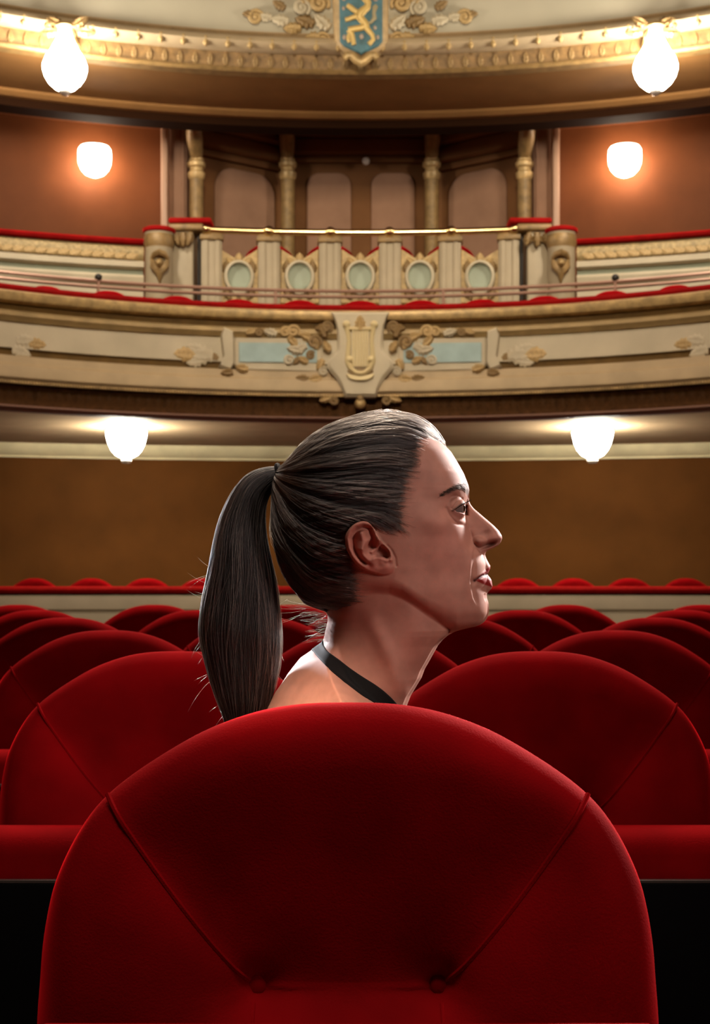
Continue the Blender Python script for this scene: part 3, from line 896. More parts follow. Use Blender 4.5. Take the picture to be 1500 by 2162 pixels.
for q, w, sz, r, k, m in (
        (68, 18, 42, -60, 'scroll', 'gold'), (64, 60, 46, -50, 'acanthus_leaf', 'cream'), (66, 88, 30, -70, 'scroll', 'gold'), (96, 50, 44, -75, 'acanthus_leaf', 'golddark'),
        (84, 76, 34, -95, 'acanthus_leaf', 'gold'), (112, 30, 36, -40, 'scroll', 'cream'), (124, 58, 40, -95, 'acanthus_leaf', 'gold'), (108, 6, 34, -60, 'acanthus_leaf', 'gold'),
        (150, 44, 40, -85, 'acanthus_leaf', 'cream'), (158, 18, 32, -60, 'acanthus_leaf', 'golddark'), (186, 36, 34, -90, 'acanthus_leaf', 'cream'),
        (204, 40, 34, -80, 'scroll', 'gold'), (222, 30, 28, -90, 'acanthus_leaf', 'golddark')):
    both(k, m, up, A_UPPER, 761 - q, w, sz, r, 0.03, 0.5)

# ------------------------------------------------------------------ lamps
def lamp_teardrop(px, label):
    d = 12.30
    x = xat(px, d)
    k = d / F
    z = lambda py: zat(py, d)
    t = tag(empty('pendant_lamp', (x, d, z(130))), label, 'lamp', 'bright teardrop lamps under the upper gallery')
    prof = [(12, 62), (15, 75), (21, 90), (30, 107), (41, 124), (46, 138), (46, 148), (42, 162), (33, 176), (21, 187), (13, 191)]
    MB().lathe([(r * k, z(py) - z(130)) for r, py in prof], n=28).build('glass_drop', M['lampglass'], t)
    MB().lathe([(r * k, z(py) - z(130)) for r, py in ((13, 191.5), (12, 196), (8, 200), (3, 203))], n=16).build('finial', M['pearl'], t)
    br = MB()
    br.lathe([(r * k, z(py) - z(130)) for r, py in ((10, 46), (17, 50), (18, 56), (13, 61.5))], n=16)
    br.tube([(0, 0, z(50) - z(130)), (0, 0.10, z(42) - z(130)), (0, 0.30, z(46) - z(130)), (0, 0.42, z(60) - z(130))], [0.03, 0.035, 0.04, 0.05], 8)
    b = br.build('wall_bracket', M['gold'], t)
    for dx, dz, r in ((-0.09, 0.37, -60), (0.09, 0.37, 60), (-0.17, 0.33, -95), (0.17, 0.33, 95)):
        put('acanthus_leaf', LEAF['golddark'], b, (dx * 0.5, 0.12, dz - 0.02), (0, math.radians(r), 0), (0.16,) * 3)
    return t


lamp_teardrop(137, 'bright white teardrop lamp at the upper left, hung below the gallery')
lamp_teardrop(1385, 'bright white teardrop lamp at the upper right, hung below the gallery')


def sconce(px, label):
    x, d, a = A_WING_WALL.at(px, 0.24)
    k = d / F
    z = lambda py: (340 - py) * k
    t = tag(empty('wall_sconce', (x, d, zat(340, d)), -a), label, 'lamp', 'glowing cup lamps on the second-level walls')
    MB().lathe([(r * k, z(py)) for r, py in ((20, 309), (30, 311), (34, 317), (35, 330), (34, 345), (29, 358), (20, 368), (9, 373))], n=28).build('glass_cup', M['lampsconce'], t)
    MB().tube([(0, 0.02, z(309)), (0, 0.10, z(303)), (0, 0.24, z(310))], 0.022, 8).box((0, 0.225, z(315)), (0.10, 0.03, 0.16), 0.01).build('wall_bracket', M['golddark'], t)
    return t


sconce(200, 'glowing white cup sconce on the left second-level wall')
sconce(1320, 'glowing white cup sconce on the right second-level wall')


def bowl_lamp(px, label):
    d = 13.35
    x = xat(px, d)
    k = d / F
    zc = Z_SOFFIT - 0.006
    z = lambda py: zat(py, d) - zc
    t = tag(empty('ceiling_lamp', (x, d, zc)), label, 'lamp', 'bowl lamps under the first balcony')
    MB().lathe([(r * k, z(py)) for r, py in ((41, 908), (43, 912), (42, 922), (38, 937), (32, 950), (24, 960), (15, 965), (7, 966))], n=30).build('glass_bowl', M['lampbowl'], t)
    MB().tube([(45 * k * math.cos(q), 45 * k * math.sin(q), z(908.5)) for q in np.linspace(0, 2 * PI, 33)], 0.007, 8).build('metal_rim', M['darkmetal'], t)
    MB().lathe([(0.05, 0.0), (0.05, -0.012), (0.012, -0.018), (0.012, z(909))], n=16).build('ceiling_mount', M['brass'], t)
    MB().lathe([(r * k, z(py)) for r, py in ((7, 966.5), (11, 969), (12, 973), (9, 978), (3, 980))], n=16).build('finial', M['pearl'], t)
    return t


bowl_lamp(267, 'white glass bowl lamp on the ceiling under the balcony, left one')
bowl_lamp(1252, 'white glass bowl lamp on the ceiling under the balcony, right one')

# ------------------------------------------------------------------ parapet at the back of the stalls
sp = tag(empty('stalls_parapet'), 'low cream parapet with red velvet top behind the last stalls row', 'parapet')
A_LOW = Arc(13.2, 60.0, HX)
ZP = lambda py: zat(py, 13.2)
MB().arc(A_LOW, [(0.02, ZP(1238)), (0.07, ZP(1240)), (0.08, ZP(1245)), (0.06, ZP(1252)), (-0.12, ZP(1253)), (-0.12, ZP(1238))], -0.085, 0.085, 20).build('velvet_rail', M['velvet_far'], sp)
MB().arc(A_LOW, rect(0.01, ZP(1257), ZP(1252), -0.1), -0.085, 0.085, 20).build('dark_strip', M['darkbrown'], sp)
MB().arc(A_LOW, [(0.03, ZP(1256)), (0.04, ZP(1262)), (0.03, ZP(1286)), (0.0, ZP(1290)), (0.0, 0.0), (-0.10, 0.0), (-0.10, ZP(1256))], -0.085, 0.085, 20).build('cream_panel', M['cream'], sp)

# ================================================================== THEATRE SEATS
K1 = 1.374 / F
OUT = [(0, 0), (60, 0.8), (110, 4.5), (160, 12), (205, 23), (248, 37), (295, 56), (340, 79), (400, 115), (455, 152), (500, 188), (538, 228), (571, 277), (597, 327), (617, 377), (628, 420), (637, 467), (644, 520), (648, 577), (653, 640), (655, 690), (655, 800), (652, 950), (645, 1090), (625, 1130), (590, 1150), (450, 1153), (200, 1153), (0, 1153)]
OUT = [(x * K1, -y * K1) for x, y in OUT]
SEAT_TOP = zat(1483, 1.374)                                # 0.952
BTN = (0.0905, -0.277)                                     # tufting buttons
SEAM_TOP = (0.229, -0.0855)


def seat_back_data():
    half = smooth_poly(OUT, 5, False)
    # even spacing along the outline
    P = np.array(half)
    L = np.r_[0, np.cumsum(np.hypot(*np.diff(P, axis=0).T))]
    s = np.linspace(0, L[-1], 111)
    P = np.c_[np.interp(s, L, P[:, 0]), np.interp(s, L, P[:, 1])]
    ring = np.r_[P, np.c_[-P[-2:0:-1, 0], P[-2:0:-1, 1]]]
    n = len(ring)
    cen = np.array([0, -0.27])
    dist_in = np.r_[np.array([0, 0.0012, 0.003, 0.0055, 0.009, 0.0135, 0.019, 0.026, 0.034, 0.044, 0.056]), np.linspace(0.07, 1, 30)]
    v, f = [], []
    Rr, Rd = 0.046, 0.026
    rad = np.hypot(*(ring - cen).T)
    nrm = (ring - cen) / rad[:, None]
    # inset distance is measured perpendicular to the outline, roughly
    tang = np.roll(ring, -1, 0) - np.roll(ring, 1, 0)
    tang /= np.hypot(*tang.T)[:, None]
    perp = np.c_[tang[:, 1], -tang[:, 0]]
    cosn = np.abs((perp * nrm).sum(1)).clip(0.3, 1)

    def relief(x, z):
        ax = np.abs(x)
        bx, bz = BTN
        sx, sz = SEAM_TOP
        ln = math.hypot(sx - bx, sz - bz)
        ux, uz = (sx - bx) / ln, (sz - bz) / ln
        t = (ax - bx) * ux + (z - bz) * uz
        dn = (ax - bx) * uz - (z - bz) * ux                # >0 outside (side panel)
        on = 1 / (1 + np.exp(-(t - 0.005) / 0.012)) * (1 / (1 + np.exp((t - ln * 0.93) / 0.012)))
        h = np.zeros_like(x)
        h -= 0.0045 * np.exp(-(dn / 0.013) ** 2) * on * np.interp(t, [0, ln], [1.3, 0.35])
        up = 1 / (1 + np.exp(-(z - bz) / 0.02))
        h += 0.013 * (1 - np.exp(-(np.maximum(dn, 0) / 0.04) ** 2)) * np.clip(1.15 - t / ln, 0, 1)
        h -= 0.022 * np.exp(-(((ax - bx) / 0.020) ** 2 + ((z - bz) / 0.020) ** 2))
        h -= 0.010 * np.exp(-(((ax - bx) / 0.055) ** 2 + ((z - bz) / 0.045) ** 2))
        # the middle panel sinks towards the buttons, so that it faces slightly down
        wedge = 1 / (1 + np.exp((dn + 0.004) / 0.010))
        h -= 0.034 * np.clip((-z - 0.055) / 0.215, 0, 1) ** 1.2 * np.where(z > bz, wedge, 1 / (1 + np.exp((ax - bx + 0.004) / 0.010))) * np.where(z > bz, 1, np.exp(-((z - bz) / 0.03) ** 2))
        # lumbar roll below the buttons
        lum = 1 / (1 + np.exp((z - bz + 0.030 + 0.04 * np.clip((ax - bx) / 0.2, 0, 1)) / 0.014))
        h += 0.040 * lum * (1 / (1 + np.exp((ax - bx - 0.012) / 0.012)))
        vert = np.exp(-((ax - bx * 1.02) / 0.008) ** 2) * lum
        h -= 0.006 * vert
        # gentle hollow of the back
        h -= 0.010 * np.exp(-((x / 0.16) ** 2 + ((z + 0.17) / 0.13) ** 2))
        return h

    for q in dist_in:
        if q < 0.06:
            k = (rad - q / cosn) / rad
        else:
            k0 = (rad - 0.056 / cosn) / rad
            k = k0 * (1 - (q - 0.056) / (1 - 0.056)) + 0.0005
        pts = cen + nrm * (rad * k)[:, None]
        dd = (rad * (1 - k)) * cosn
        e = np.clip(dd / Rr, 0, 1)
        y = -Rr * np.sqrt(np.clip(1 - (1 - e) ** 2, 0, 1)) * 0.9
        y = y - relief(pts[:, 0], pts[:, 1]) * np.clip((dd - 0.006) / 0.03, 0, 1)
        v += [(a, c, b) for (a, b), c in zip(pts, y)]
    nr = len(dist_in)
    base = len(v)
    for q in dist_in[1:]:
        if q < 0.06:
            k = (rad - q / cosn) / rad
        else:
            k0 = (rad - 0.056 / cosn) / rad
            k = k0 * (1 - (q - 0.056) / (1 - 0.056)) + 0.0005
        pts = cen + nrm * (rad * k)[:, None]
        dd = (rad * (1 - k)) * cosn
        e = np.clip(dd / Rd, 0, 1)
        y = Rd * np.sqrt(np.clip(1 - (1 - e) ** 2, 0, 1))
        v += [(a, c, b) for (a, b), c in zip(pts, y)]
    for r in range(nr - 1):
        for i in range(n):
            j = (i + 1) % n
            f.append((r * n + i, r * n + j, (r + 1) * n + j, (r + 1) * n + i))
    for r in range(nr - 1):
        a0 = 0 if r == 0 else base + (r - 1) * n
        a1 = base + r * n
        for i in range(n):
            j = (i + 1) % n
            f.append((a0 + i, a1 + i, a1 + j, a0 + j))
    f.append(tuple((nr - 1) * n + i for i in range(n)))
    f.append(tuple(base + (nr - 2) * n + i for i in range(n))[::-1])
    me = mesh_data('seat_back', v, f, M['velvet'])
    bm = bmesh.new()
    bm.from_mesh(me)
    bmesh.ops.recalc_face_normals(bm, faces=bm.faces[:])
    bm.to_mesh(me)
    bm.free()
    return me, relief, Rr


BACK, RELIEF, RR = seat_back_data()


def front_y(x, z):
    return float(-RR * 0.9 - RELIEF(np.array([x]), np.array([z]))[0])


# welted seam from button to rim, buttons, short seams below
def seam_data(s):
    pts, rad = [], []
    for k in range(31):
        t = k / 30
        x = BTN[0] + (SEAM_TOP[0] - BTN[0]) * t
        z = BTN[1] + (SEAM_TOP[1] - BTN[1]) * t - 0.007 * math.sin(PI * t)
        y = front_y(x, z) + 0.0004
        if t > 0.86:
            y += 0.018 * ((t - 0.86) / 0.14) ** 2
        pts.append((s * x, y, z))
        rad.append(0.0026)
    return MB().tube(pts, rad, 6).data('seam_welt', M['velvet'])


SEAMS = [seam_data(-1), seam_data(1)]
def lower_seam(s):
    pts = [(s * (BTN[0] - 0.004 * t), front_y(BTN[0] * 1.02, BTN[1] - 0.012 - 0.12 * t) + 0.001, BTN[1] - 0.012 - 0.12 * t) for t in np.linspace(0, 1, 12)]
    return MB().tube(pts, 0.0018, 6).data('lower_seam', M['velvet'])
LOWSEAMS = [lower_seam(-1), lower_seam(1)]
BUTTON = MB().ball((0, 0, 0), (0.011, 0.006, 0.011), 14, 8).data('tuft_button', M['velvet'])
# tipped-up seat: red pad over the top edge, steel strip, black underside board
sc = MB().box((0, 0, 0), (0.590, 0.105, 0.46), 0.035)
TIP = sc.data('seat_cushion', M['velvet'], True, 60)
UNDER = MB().box((0, 0, 0), (0.592, 0.016, 0.42), 0.004).data('seat_underside', M['black'], True, 60)
STRIP = MB().box((0, 0, 0), (0.592, 0.010, 0.005), 0.001).data('steel_strip', M['steel'], True, 60)
LEGD = MB().box((0, 0, 0), (0.022, 0.20, 0.44), 0.006).box((0, -0.02, -0.215), (0.05, 0.30, 0.02), 0.004).data('leg', M['black'], True, 60)
BARD = MB().box((0, 0, 0), (0.56, 0.04, 0.05), 0.01).data('crossbar', M['black'], True, 60)


def build_seat(x, y, z_top, label, group, rz=0.0, detail=True, scale=1.0):
    t = tag(empty('theatre_seat', (x, y, z_top - SEAT_TOP * scale), rz), label, 'theatre seat', group)
    t.scale = (scale,) * 3
    H = SEAT_TOP
    b = put('backrest', BACK, t, (0, 0, H))
    if detail:
        for s in (0, 1):
            put('seam_welt', SEAMS[s], b)
            put('lower_seam', LOWSEAMS[s], b)
            sx = -1 if s == 0 else 1
            put('tuft_button', BUTTON, b, (sx * BTN[0], front_y(*BTN) + 0.001, BTN[1]))
    put('leg', LEGD, t, (-0.270, 0.0, 0.224))
    put('leg', LEGD, t, (0.270, 0.0, 0.224))
    put('crossbar', BARD, t, (0, 0.0, 0.40))
    c = put('seat_cushion', TIP, t, (0, -0.165, 0.458))
    put('seat_underside', UNDER, c, (0, -0.062, -0.052))
    put('steel_strip', STRIP, c, (0, -0.0655, 0.160))
    return t


G1 = 'red velvet stalls seats'
build_seat(xat(735, 1.374), 1.374, SEAT_TOP, 'large red velvet seat back nearest the camera, below the woman', G1)
build_seat(xat(375, 2.37), 2.37, SEAT_TOP, 'red velvet seat in the second row, left of the woman beside her ponytail', G1)
build_seat(xat(1135, 2.37), 2.37, SEAT_TOP, 'red velvet seat in the second row, right of the woman below her chin', G1)
R3 = ((230.5, 'red velvet third-row seat behind the second-row left seat, its rim at the left picture edge'),
      (765, 'red velvet third-row seat right behind the woman, its rim showing beside her throat'),
      (1299.5, 'red velvet third-row seat behind the second-row right seat, at the right picture edge'))
for px, lb in R3:
    build_seat(xat(px, 3.37), 3.37, SEAT_TOP, lb, G1)
for row, dd, cols in ((4, 4.37, (-3, -1, 1, 3)), (5, 5.30, (-4, -2, 0, 2, 4)), (6, 6.25, (-5, -3, -1, 1, 3, 5))):
    pitch = 0.603 * F / dd
    for k, c in enumerate(cols):
        px = 761 + c * pitch / 2
        nm = {4: 'fourth', 5: 'fifth', 6: 'sixth'}[row]
        lb = 'blurred red velvet seat in the %s row of stalls, %s of %s from the left' % (nm, ORD[k], {4: 'four', 5: 'five', 6: 'six'}[row])
        build_seat(xat(px, dd), dd, SEAT_TOP + 0.004 * (row - 3), lb, G1, detail=(row < 6))
# seats behind the stalls parapet
offs = [-688, -568, -450, -333, -216, 216, 333, 450, 568, 688]
names = ['at the far left end', 'second from the left end', 'third from the left end', 'beside the ponytail', 'hidden behind the ponytail', 'hidden behind the nose and mouth', 'just right of the mouth',
         'third from the right end', 'second from the right end', 'at the far right end']
for k, (q, nm) in enumerate(zip(offs, names)):
    d = 13.95
    build_seat(xat(761 + q, d), d, zat(1221, d), 'small red seat at the back of the stalls, ' + nm, 'seats behind the stalls parapet', 0, False, 0.90)
# balcony seats that peek over the velvet rail of the first balcony
A_SEATS = Arc(13.35, 5.75, HX)
bp = [100, 231, 376, 505, 634, 762, 889, 1016, 1149, 1291, 1425]
top = [604, 614, 625, 632, 634, 635, 634, 632, 625, 614, 602]
for k, (px, py) in enumerate(zip(bp, top)):
    x, d, a = A_SEATS.at(px)
    build_seat(x, d, zat(py, d), 'red seat top peeking over the first balcony rail, %s from the left' % ORD[k], 'seats on the first balcony', -a, False, 0.90)
# loggia seats seen between the pilasters
for k, px in enumerate((569, 697, 824, 951)):
    x, d, a = A_WING.at(px, -0.42)
    build_seat(x, d, zat(515, d), 'red seat back glimpsed behind the pierced loggia parapet, %s from the left' % ORD[k], 'seats in the loggia', -a, False, 0.90)

# ================================================================== THE WOMAN
D0 = 1.66                                   # distance of her plane of symmetry
SP_ = D0 / F                                # metres per photo pixel in that plane


def near(px, py, w):
    """a feature seen at photo (px, py) that lies w pixels nearer than the plane of symmetry -> its mid-plane coordinates"""
    k = (D0 - np.asarray(w) * SP_) / D0
    return CX + (np.asarray(px) - CX) * k, CY + (np.asarray(py) - CY) * k


def g1(a, sig):
    r = int(max(3, 4 * sig))
    k = np.exp(-0.5 * (np.arange(-r, r + 1) / sig) ** 2)
    k /= k.sum()
    return np.convolve(np.pad(a, r, mode='edge'), k, mode='valid')


PY = np.arange(860.0, 2460.0, 0.5)


def table(pts, sig=3.0):
    p = np.array(pts, float)
    return g1(np.interp(PY, p[:, 0], p[:, 1]), sig)


def lk(tab, py):
    return np.interp(py, PY, tab)


# profile: front edge, row by row (row, column)
FRONT = [(872, 815), (876, 850), (880, 868), (884, 880), (890, 892), (897, 902), (907, 913), (916, 920), (926, 926), (934, 931), (942, 941), (955, 953.5), (970, 962.7), (985, 971.5), (1001, 980.3),
         (1015.5, 986), (1025.7, 989.8), (1034.5, 991.6), (1047.7, 991), (1058, 991), (1065, 994), (1074, 1001), (1085, 1014), (1096, 1027), (1109, 1042.4), (1121, 1054), (1131, 1060),
         (1137, 1060.8), (1145, 1058), (1152, 1051.5), (1158, 1040), (1162.5, 1029.5), (1167, 1025.4), (1172, 1025), (1181, 1028.2), (1190.4, 1033.4), (1195.5, 1036), (1200.7, 1035.6),
         (1208, 1032), (1213, 1030), (1218.8, 1034.7), (1225, 1038.6), (1232, 1039.6), (1238, 1040.3), (1244, 1037.3), (1250, 1031), (1255, 1028.2), (1263, 1029), (1271, 1031.4),
         (1275, 1032.3), (1291, 1032.7), (1300, 1031), (1306, 1028.5), (1312, 1024), (1318, 1016), (1323, 1003), (1328, 980), (1333, 961.5), (1341, 947), (1350, 936), (1362, 925.6), (1393, 908.4), (1413, 897), (1430, 891),
         (1448, 880), (1468, 868), (1488, 860), (1510, 858), (1535, 866), (1580, 890), (1650, 930), (1710, 945), (1750, 948), (1850, 925), (1950, 905), (2050, 910), (2150, 922), (2250, 935), (2350, 930), (2440, 900)]
# back edge of skin (scalp lies inside the hair)
BACKE = [(872, 813), (876, 790), (880, 768), (885, 750), (894, 722), (904, 697), (924, 666), (948, 638), (975, 615), (1000, 603), (1020, 598), (1050, 594), (1081, 592), (1113, 592), (1148, 596), (1188, 608), (1220, 628),
         (1250, 652), (1270, 674), (1285, 688), (1300, 692), (1312, 692), (1328, 688), (1346, 684.5), (1356, 681.5), (1369, 663), (1389, 634), (1421, 609), (1440, 597), (1464, 580), (1498, 562), (1530, 553), (1580, 549),
         (1650, 545), (1750, 550), (1850, 562), (1950, 568), (2050, 560), (2150, 540), (2250, 520), (2350, 520), (2440, 545)]
XF = g1(np.interp(PY, *np.array(FRONT).T), 2.2)
XB = g1(np.interp(PY, *np.array(BACKE).T), 3.5)
# front of the face without the nose
XFACE = XF.copy()
m_ = (PY > 1035) & (PY < 1312)
XFACE[m_] = np.interp(PY[m_], [1035, 1045, 1058, 1075, 1095, 1115, 1135, 1155, 1172, 1190, 1213, 1238, 1255, 1275, 1295, 1312], [991.6, 989, 986, 985, 987, 992, 999, 1009, 1020, 1026, 1028, 1029, 1027.5, 1029.5, 1029.5, 1022])
XFACE = np.minimum(g1(XFACE, 7), XF - 0.5)
XFACE = np.where((PY < 1030) | (PY > 1325), XF, XFACE)
WMAX = table([(866, 4), (872, 30), (878, 58), (890, 86), (905, 104), (930, 121), (960, 132), (1000, 138), (1050, 140), (1100, 137), (1150, 132), (1200, 126), (1250, 118), (1290, 110), (1320, 104), (1350, 100)], 5)
XM = table([(866, 815), (900, 800), (950, 768), (1000, 745), (1050, 735), (1100, 742), (1150, 765), (1200, 782), (1250, 790), (1290, 795), (1330, 800), (1400, 800)], 8)
PF = table([(866, 2.0), (930, 2.3), (1000, 2.5), (1050, 2.5), (1110, 2.5), (1160, 2.35), (1210, 2.2), (1260, 2.15), (1310, 2.1), (1340, 2.0)], 8)


def smax(a, b, k):
    h = np.clip(0.5 + 0.5 * (a - b) / k, 0, 1)
    return b * (1 - h) + a * h + k * h * (1 - h)


def seg_dist(px, py, poly, closed=False):
    d = np.full(np.shape(px), 1e9)
    tt = np.zeros(np.shape(px))
    pts = list(poly) + ([poly[0]] if closed else [])
    n = len(pts) - 1
    for i in range(n):
        ax, ay = pts[i]
        bx, by = pts[i + 1]
        dx, dy = bx - ax, by - ay
        t = np.clip(((px - ax) * dx + (py - ay) * dy) / (dx * dx + dy * dy + 1e-9), 0, 1)
        q = np.hypot(px - ax - t * dx, py - ay - t * dy)
        c = q < d
        d = np.where(c, q, d)
        tt = np.where(c, (i + t) / n, tt)
    return d, tt


def inside(px, py, poly):
    r = np.zeros(np.shape(px), bool)
    n = len(poly)
    for i in range(n):
        ax, ay = poly[i]
        bx, by = poly[(i + 1) % n]
        if ay == by:
            continue
        c = (ay > py) != (by > py)
        r ^= c & (px < (bx - ax) * (py - ay) / (by - ay) + ax)
    return r


def sdf(px, py, poly):
    """positive inside"""
    d, _ = seg_dist(px, py, poly, True)
    return np.where(inside(px, py, poly), d, -d)


def nearpoly(pts, w):
    return [tuple(float(q) for q in near(a, b, w)) for a, b in pts]


def gs(px, py, cx, cy, sx, sy=None, rot=0.0):
    sy = sy or sx
    c, s = math.cos(math.radians(rot)), math.sin(math.radians(rot))
    u, v = (px - cx) * c + (py - cy) * s, -(px - cx) * s + (py - cy) * c
    return np.exp(-0.5 * ((u / sx) ** 2 + (v / sy) ** 2))


def sstep(a, b, x):
    t = np.clip((x - a) / (b - a), 0.0, 1.0)
    return t * t * (3 - 2 * t)


EAR = nearpoly([(787, 1109), (779, 1101), (765, 1098.5), (749, 1104), (736, 1116), (729, 1129), (728.5, 1143), (732, 1161), (741, 1177), (752, 1191), (767, 1201.5), (787, 1209.5), (807, 1214.8),
                (823, 1213.5), (833, 1207), (836.3, 1198.5), (833.5, 1185), (831.5, 1174), (826, 1161), (816, 1150), (806, 1140), (797, 1126.5), (791, 1114)], 155)
EAR = smooth_poly(EAR, 3)
E_ = lambda pts: nearpoly(pts, 155)
E_RIM = E_([(800, 1140), (793, 1121), (784, 1109.5), (768, 1104.5), (751, 1109), (739, 1121), (735, 1137), (738, 1157), (746, 1174), (757, 1187), (771, 1197)])
E_CRUS = E_([(800, 1134), (801, 1147), (796, 1158), (786, 1165)])
E_ANTI = E_([(764, 1126), (767, 1142), (764, 1158), (768, 1172), (777, 1182), (789, 1189)])
E_ANTI2 = E_([(779, 1140), (772, 1149), (766, 1160)])
E_SCA = E_([(784, 1114), (768, 1114), (754, 1121), (746, 1137), (748, 1158), (757, 1176), (770, 1189)])
E_TRAG = E_([(815, 1152), (822, 1161), (827, 1173), (826, 1181)])
E_ATRAG = E_([(790, 1180), (800, 1176.5), (810, 1178), (817, 1182)])
FOLD = nearpoly([(1003, 1152), (998, 1168), (996.5, 1185), (994.5, 1205), (993.5, 1225), (995, 1245), (999, 1262), (1006, 1278)], 55)
EYE_OPEN = nearpoly([(960, 1079), (967, 1073.2), (975, 1068), (983, 1064.5), (994, 1062), (994, 1086), (983, 1084.5), (974, 1082.5), (966, 1081)], 74)
LIPS_U = nearpoly([(1000, 1225), (1008, 1217), (1016, 1210), (1025, 1203), (1032, 1197.5), (1040, 1194), (1044, 1202), (1036, 1212), (1028, 1214), (1018, 1215), (1009, 1219.5)], 18)
LIPS_L = nearpoly([(1000, 1225), (1009, 1219.5), (1018, 1215), (1028, 1214), (1036, 1213), (1050, 1225), (1050, 1238), (1040, 1240), (1030, 1236.5), (1019, 1233), (1009, 1229)], 18)
MOUTH = nearpoly([(999, 1226), (1009, 1219.5), (1018, 1215), (1028, 1213.5), (1037, 1213)], 20)


def ear_height(px, py):
    s = sdf(px, py, EAR)
    base = sstep(-1.0, 3.0, s)
    back = np.interp(px, [728, 745, 780, 815, 838], [26, 25, 19, 9, 3])
    low = np.interp(py, [1100, 1180, 1200, 1215], [1, 1, 0.75, 0.55])
    h = back * low * 0.75
    dr, _ = seg_dist(px, py, E_RIM)
    h = h + 7.5 * np.exp(-(dr / 5.5) ** 2)
    da, ta = seg_dist(px, py, E_ANTI)
    h = h + 7 * np.exp(-(da / 6.5) ** 2)
    da2, _ = seg_dist(px, py, E_ANTI2)
    h = h + 3 * np.exp(-(da2 / 4) ** 2)
    ds, _ = seg_dist(px, py, E_SCA)
    h = h - 6.5 * np.exp(-(ds / 4.5) ** 2)
    dc, _ = seg_dist(px, py, E_CRUS)
    h = h + 7.0 * np.exp(-(dc / 4.0) ** 2)
    cx, cy = near(784, 1122, 155)
    h = h - 9 * gs(px, py, cx, cy, 7, 11, -25)
    cx, cy = near(785, 1151, 155)
    h = h - 9 * gs(px, py, cx, cy, 5.5, 11, 20)
    cx, cy = near(805, 1164, 155)
    h = h - 18 * gs(px, py, cx, cy, 12, 8, 25)
    cx, cy = near(814, 1167, 155)
    h = h - 12 * gs(px, py, cx, cy, 6, 9, -30)
    dt, _ = seg_dist(px, py, E_TRAG)
    h = h + 8 * np.exp(-(dt / 5) ** 2)
    dt, _ = seg_dist(px, py, E_ATRAG)
    h = h + 6 * np.exp(-(dt / 5) ** 2)
    cx, cy = near(817, 1198, 155)
    h = h + 6.5 * gs(px, py, cx, cy, 13, 10)
    cx, cy = near(798, 1192, 155)
    h = h - 3.0 * gs(px, py, cx, cy, 10, 5, 20)
    plain = back * low * 0.75
    return base * np.maximum(plain + (h - plain) * 1.35, -8), s


def circ(t, r):
    """quarter-circle cap: 0 at t=0, rising to r at t=r"""
    q = np.clip(t / r, 0, 1)
    return r * np.sqrt(np.clip(1 - (1 - q) ** 2, 0, 1))


def head_w(px, py):
    xf, xb, xfc = lk(XF, py), lk(XB, py), lk(XFACE, py)
    W, xm, pf = lk(WMAX, py), lk(XM, py), lk(PF, py)
    xm = np.minimum(np.maximum(xm, xb + 18), xfc - 18)
    u = np.clip((px - xm) / np.maximum(xfc - xm, 5), 0, 1)
    fr = np.clip(1 - u ** pf, 0, 1) ** (1 / 1.9)
    v = np.clip((xm - px) / np.maximum(xm - xb, 5), 0, 1)
    bk = np.clip(1 - v ** 2.35, 0, 1) ** (1 / 2.1)
    return W * np.where(px > xm, fr, bk)


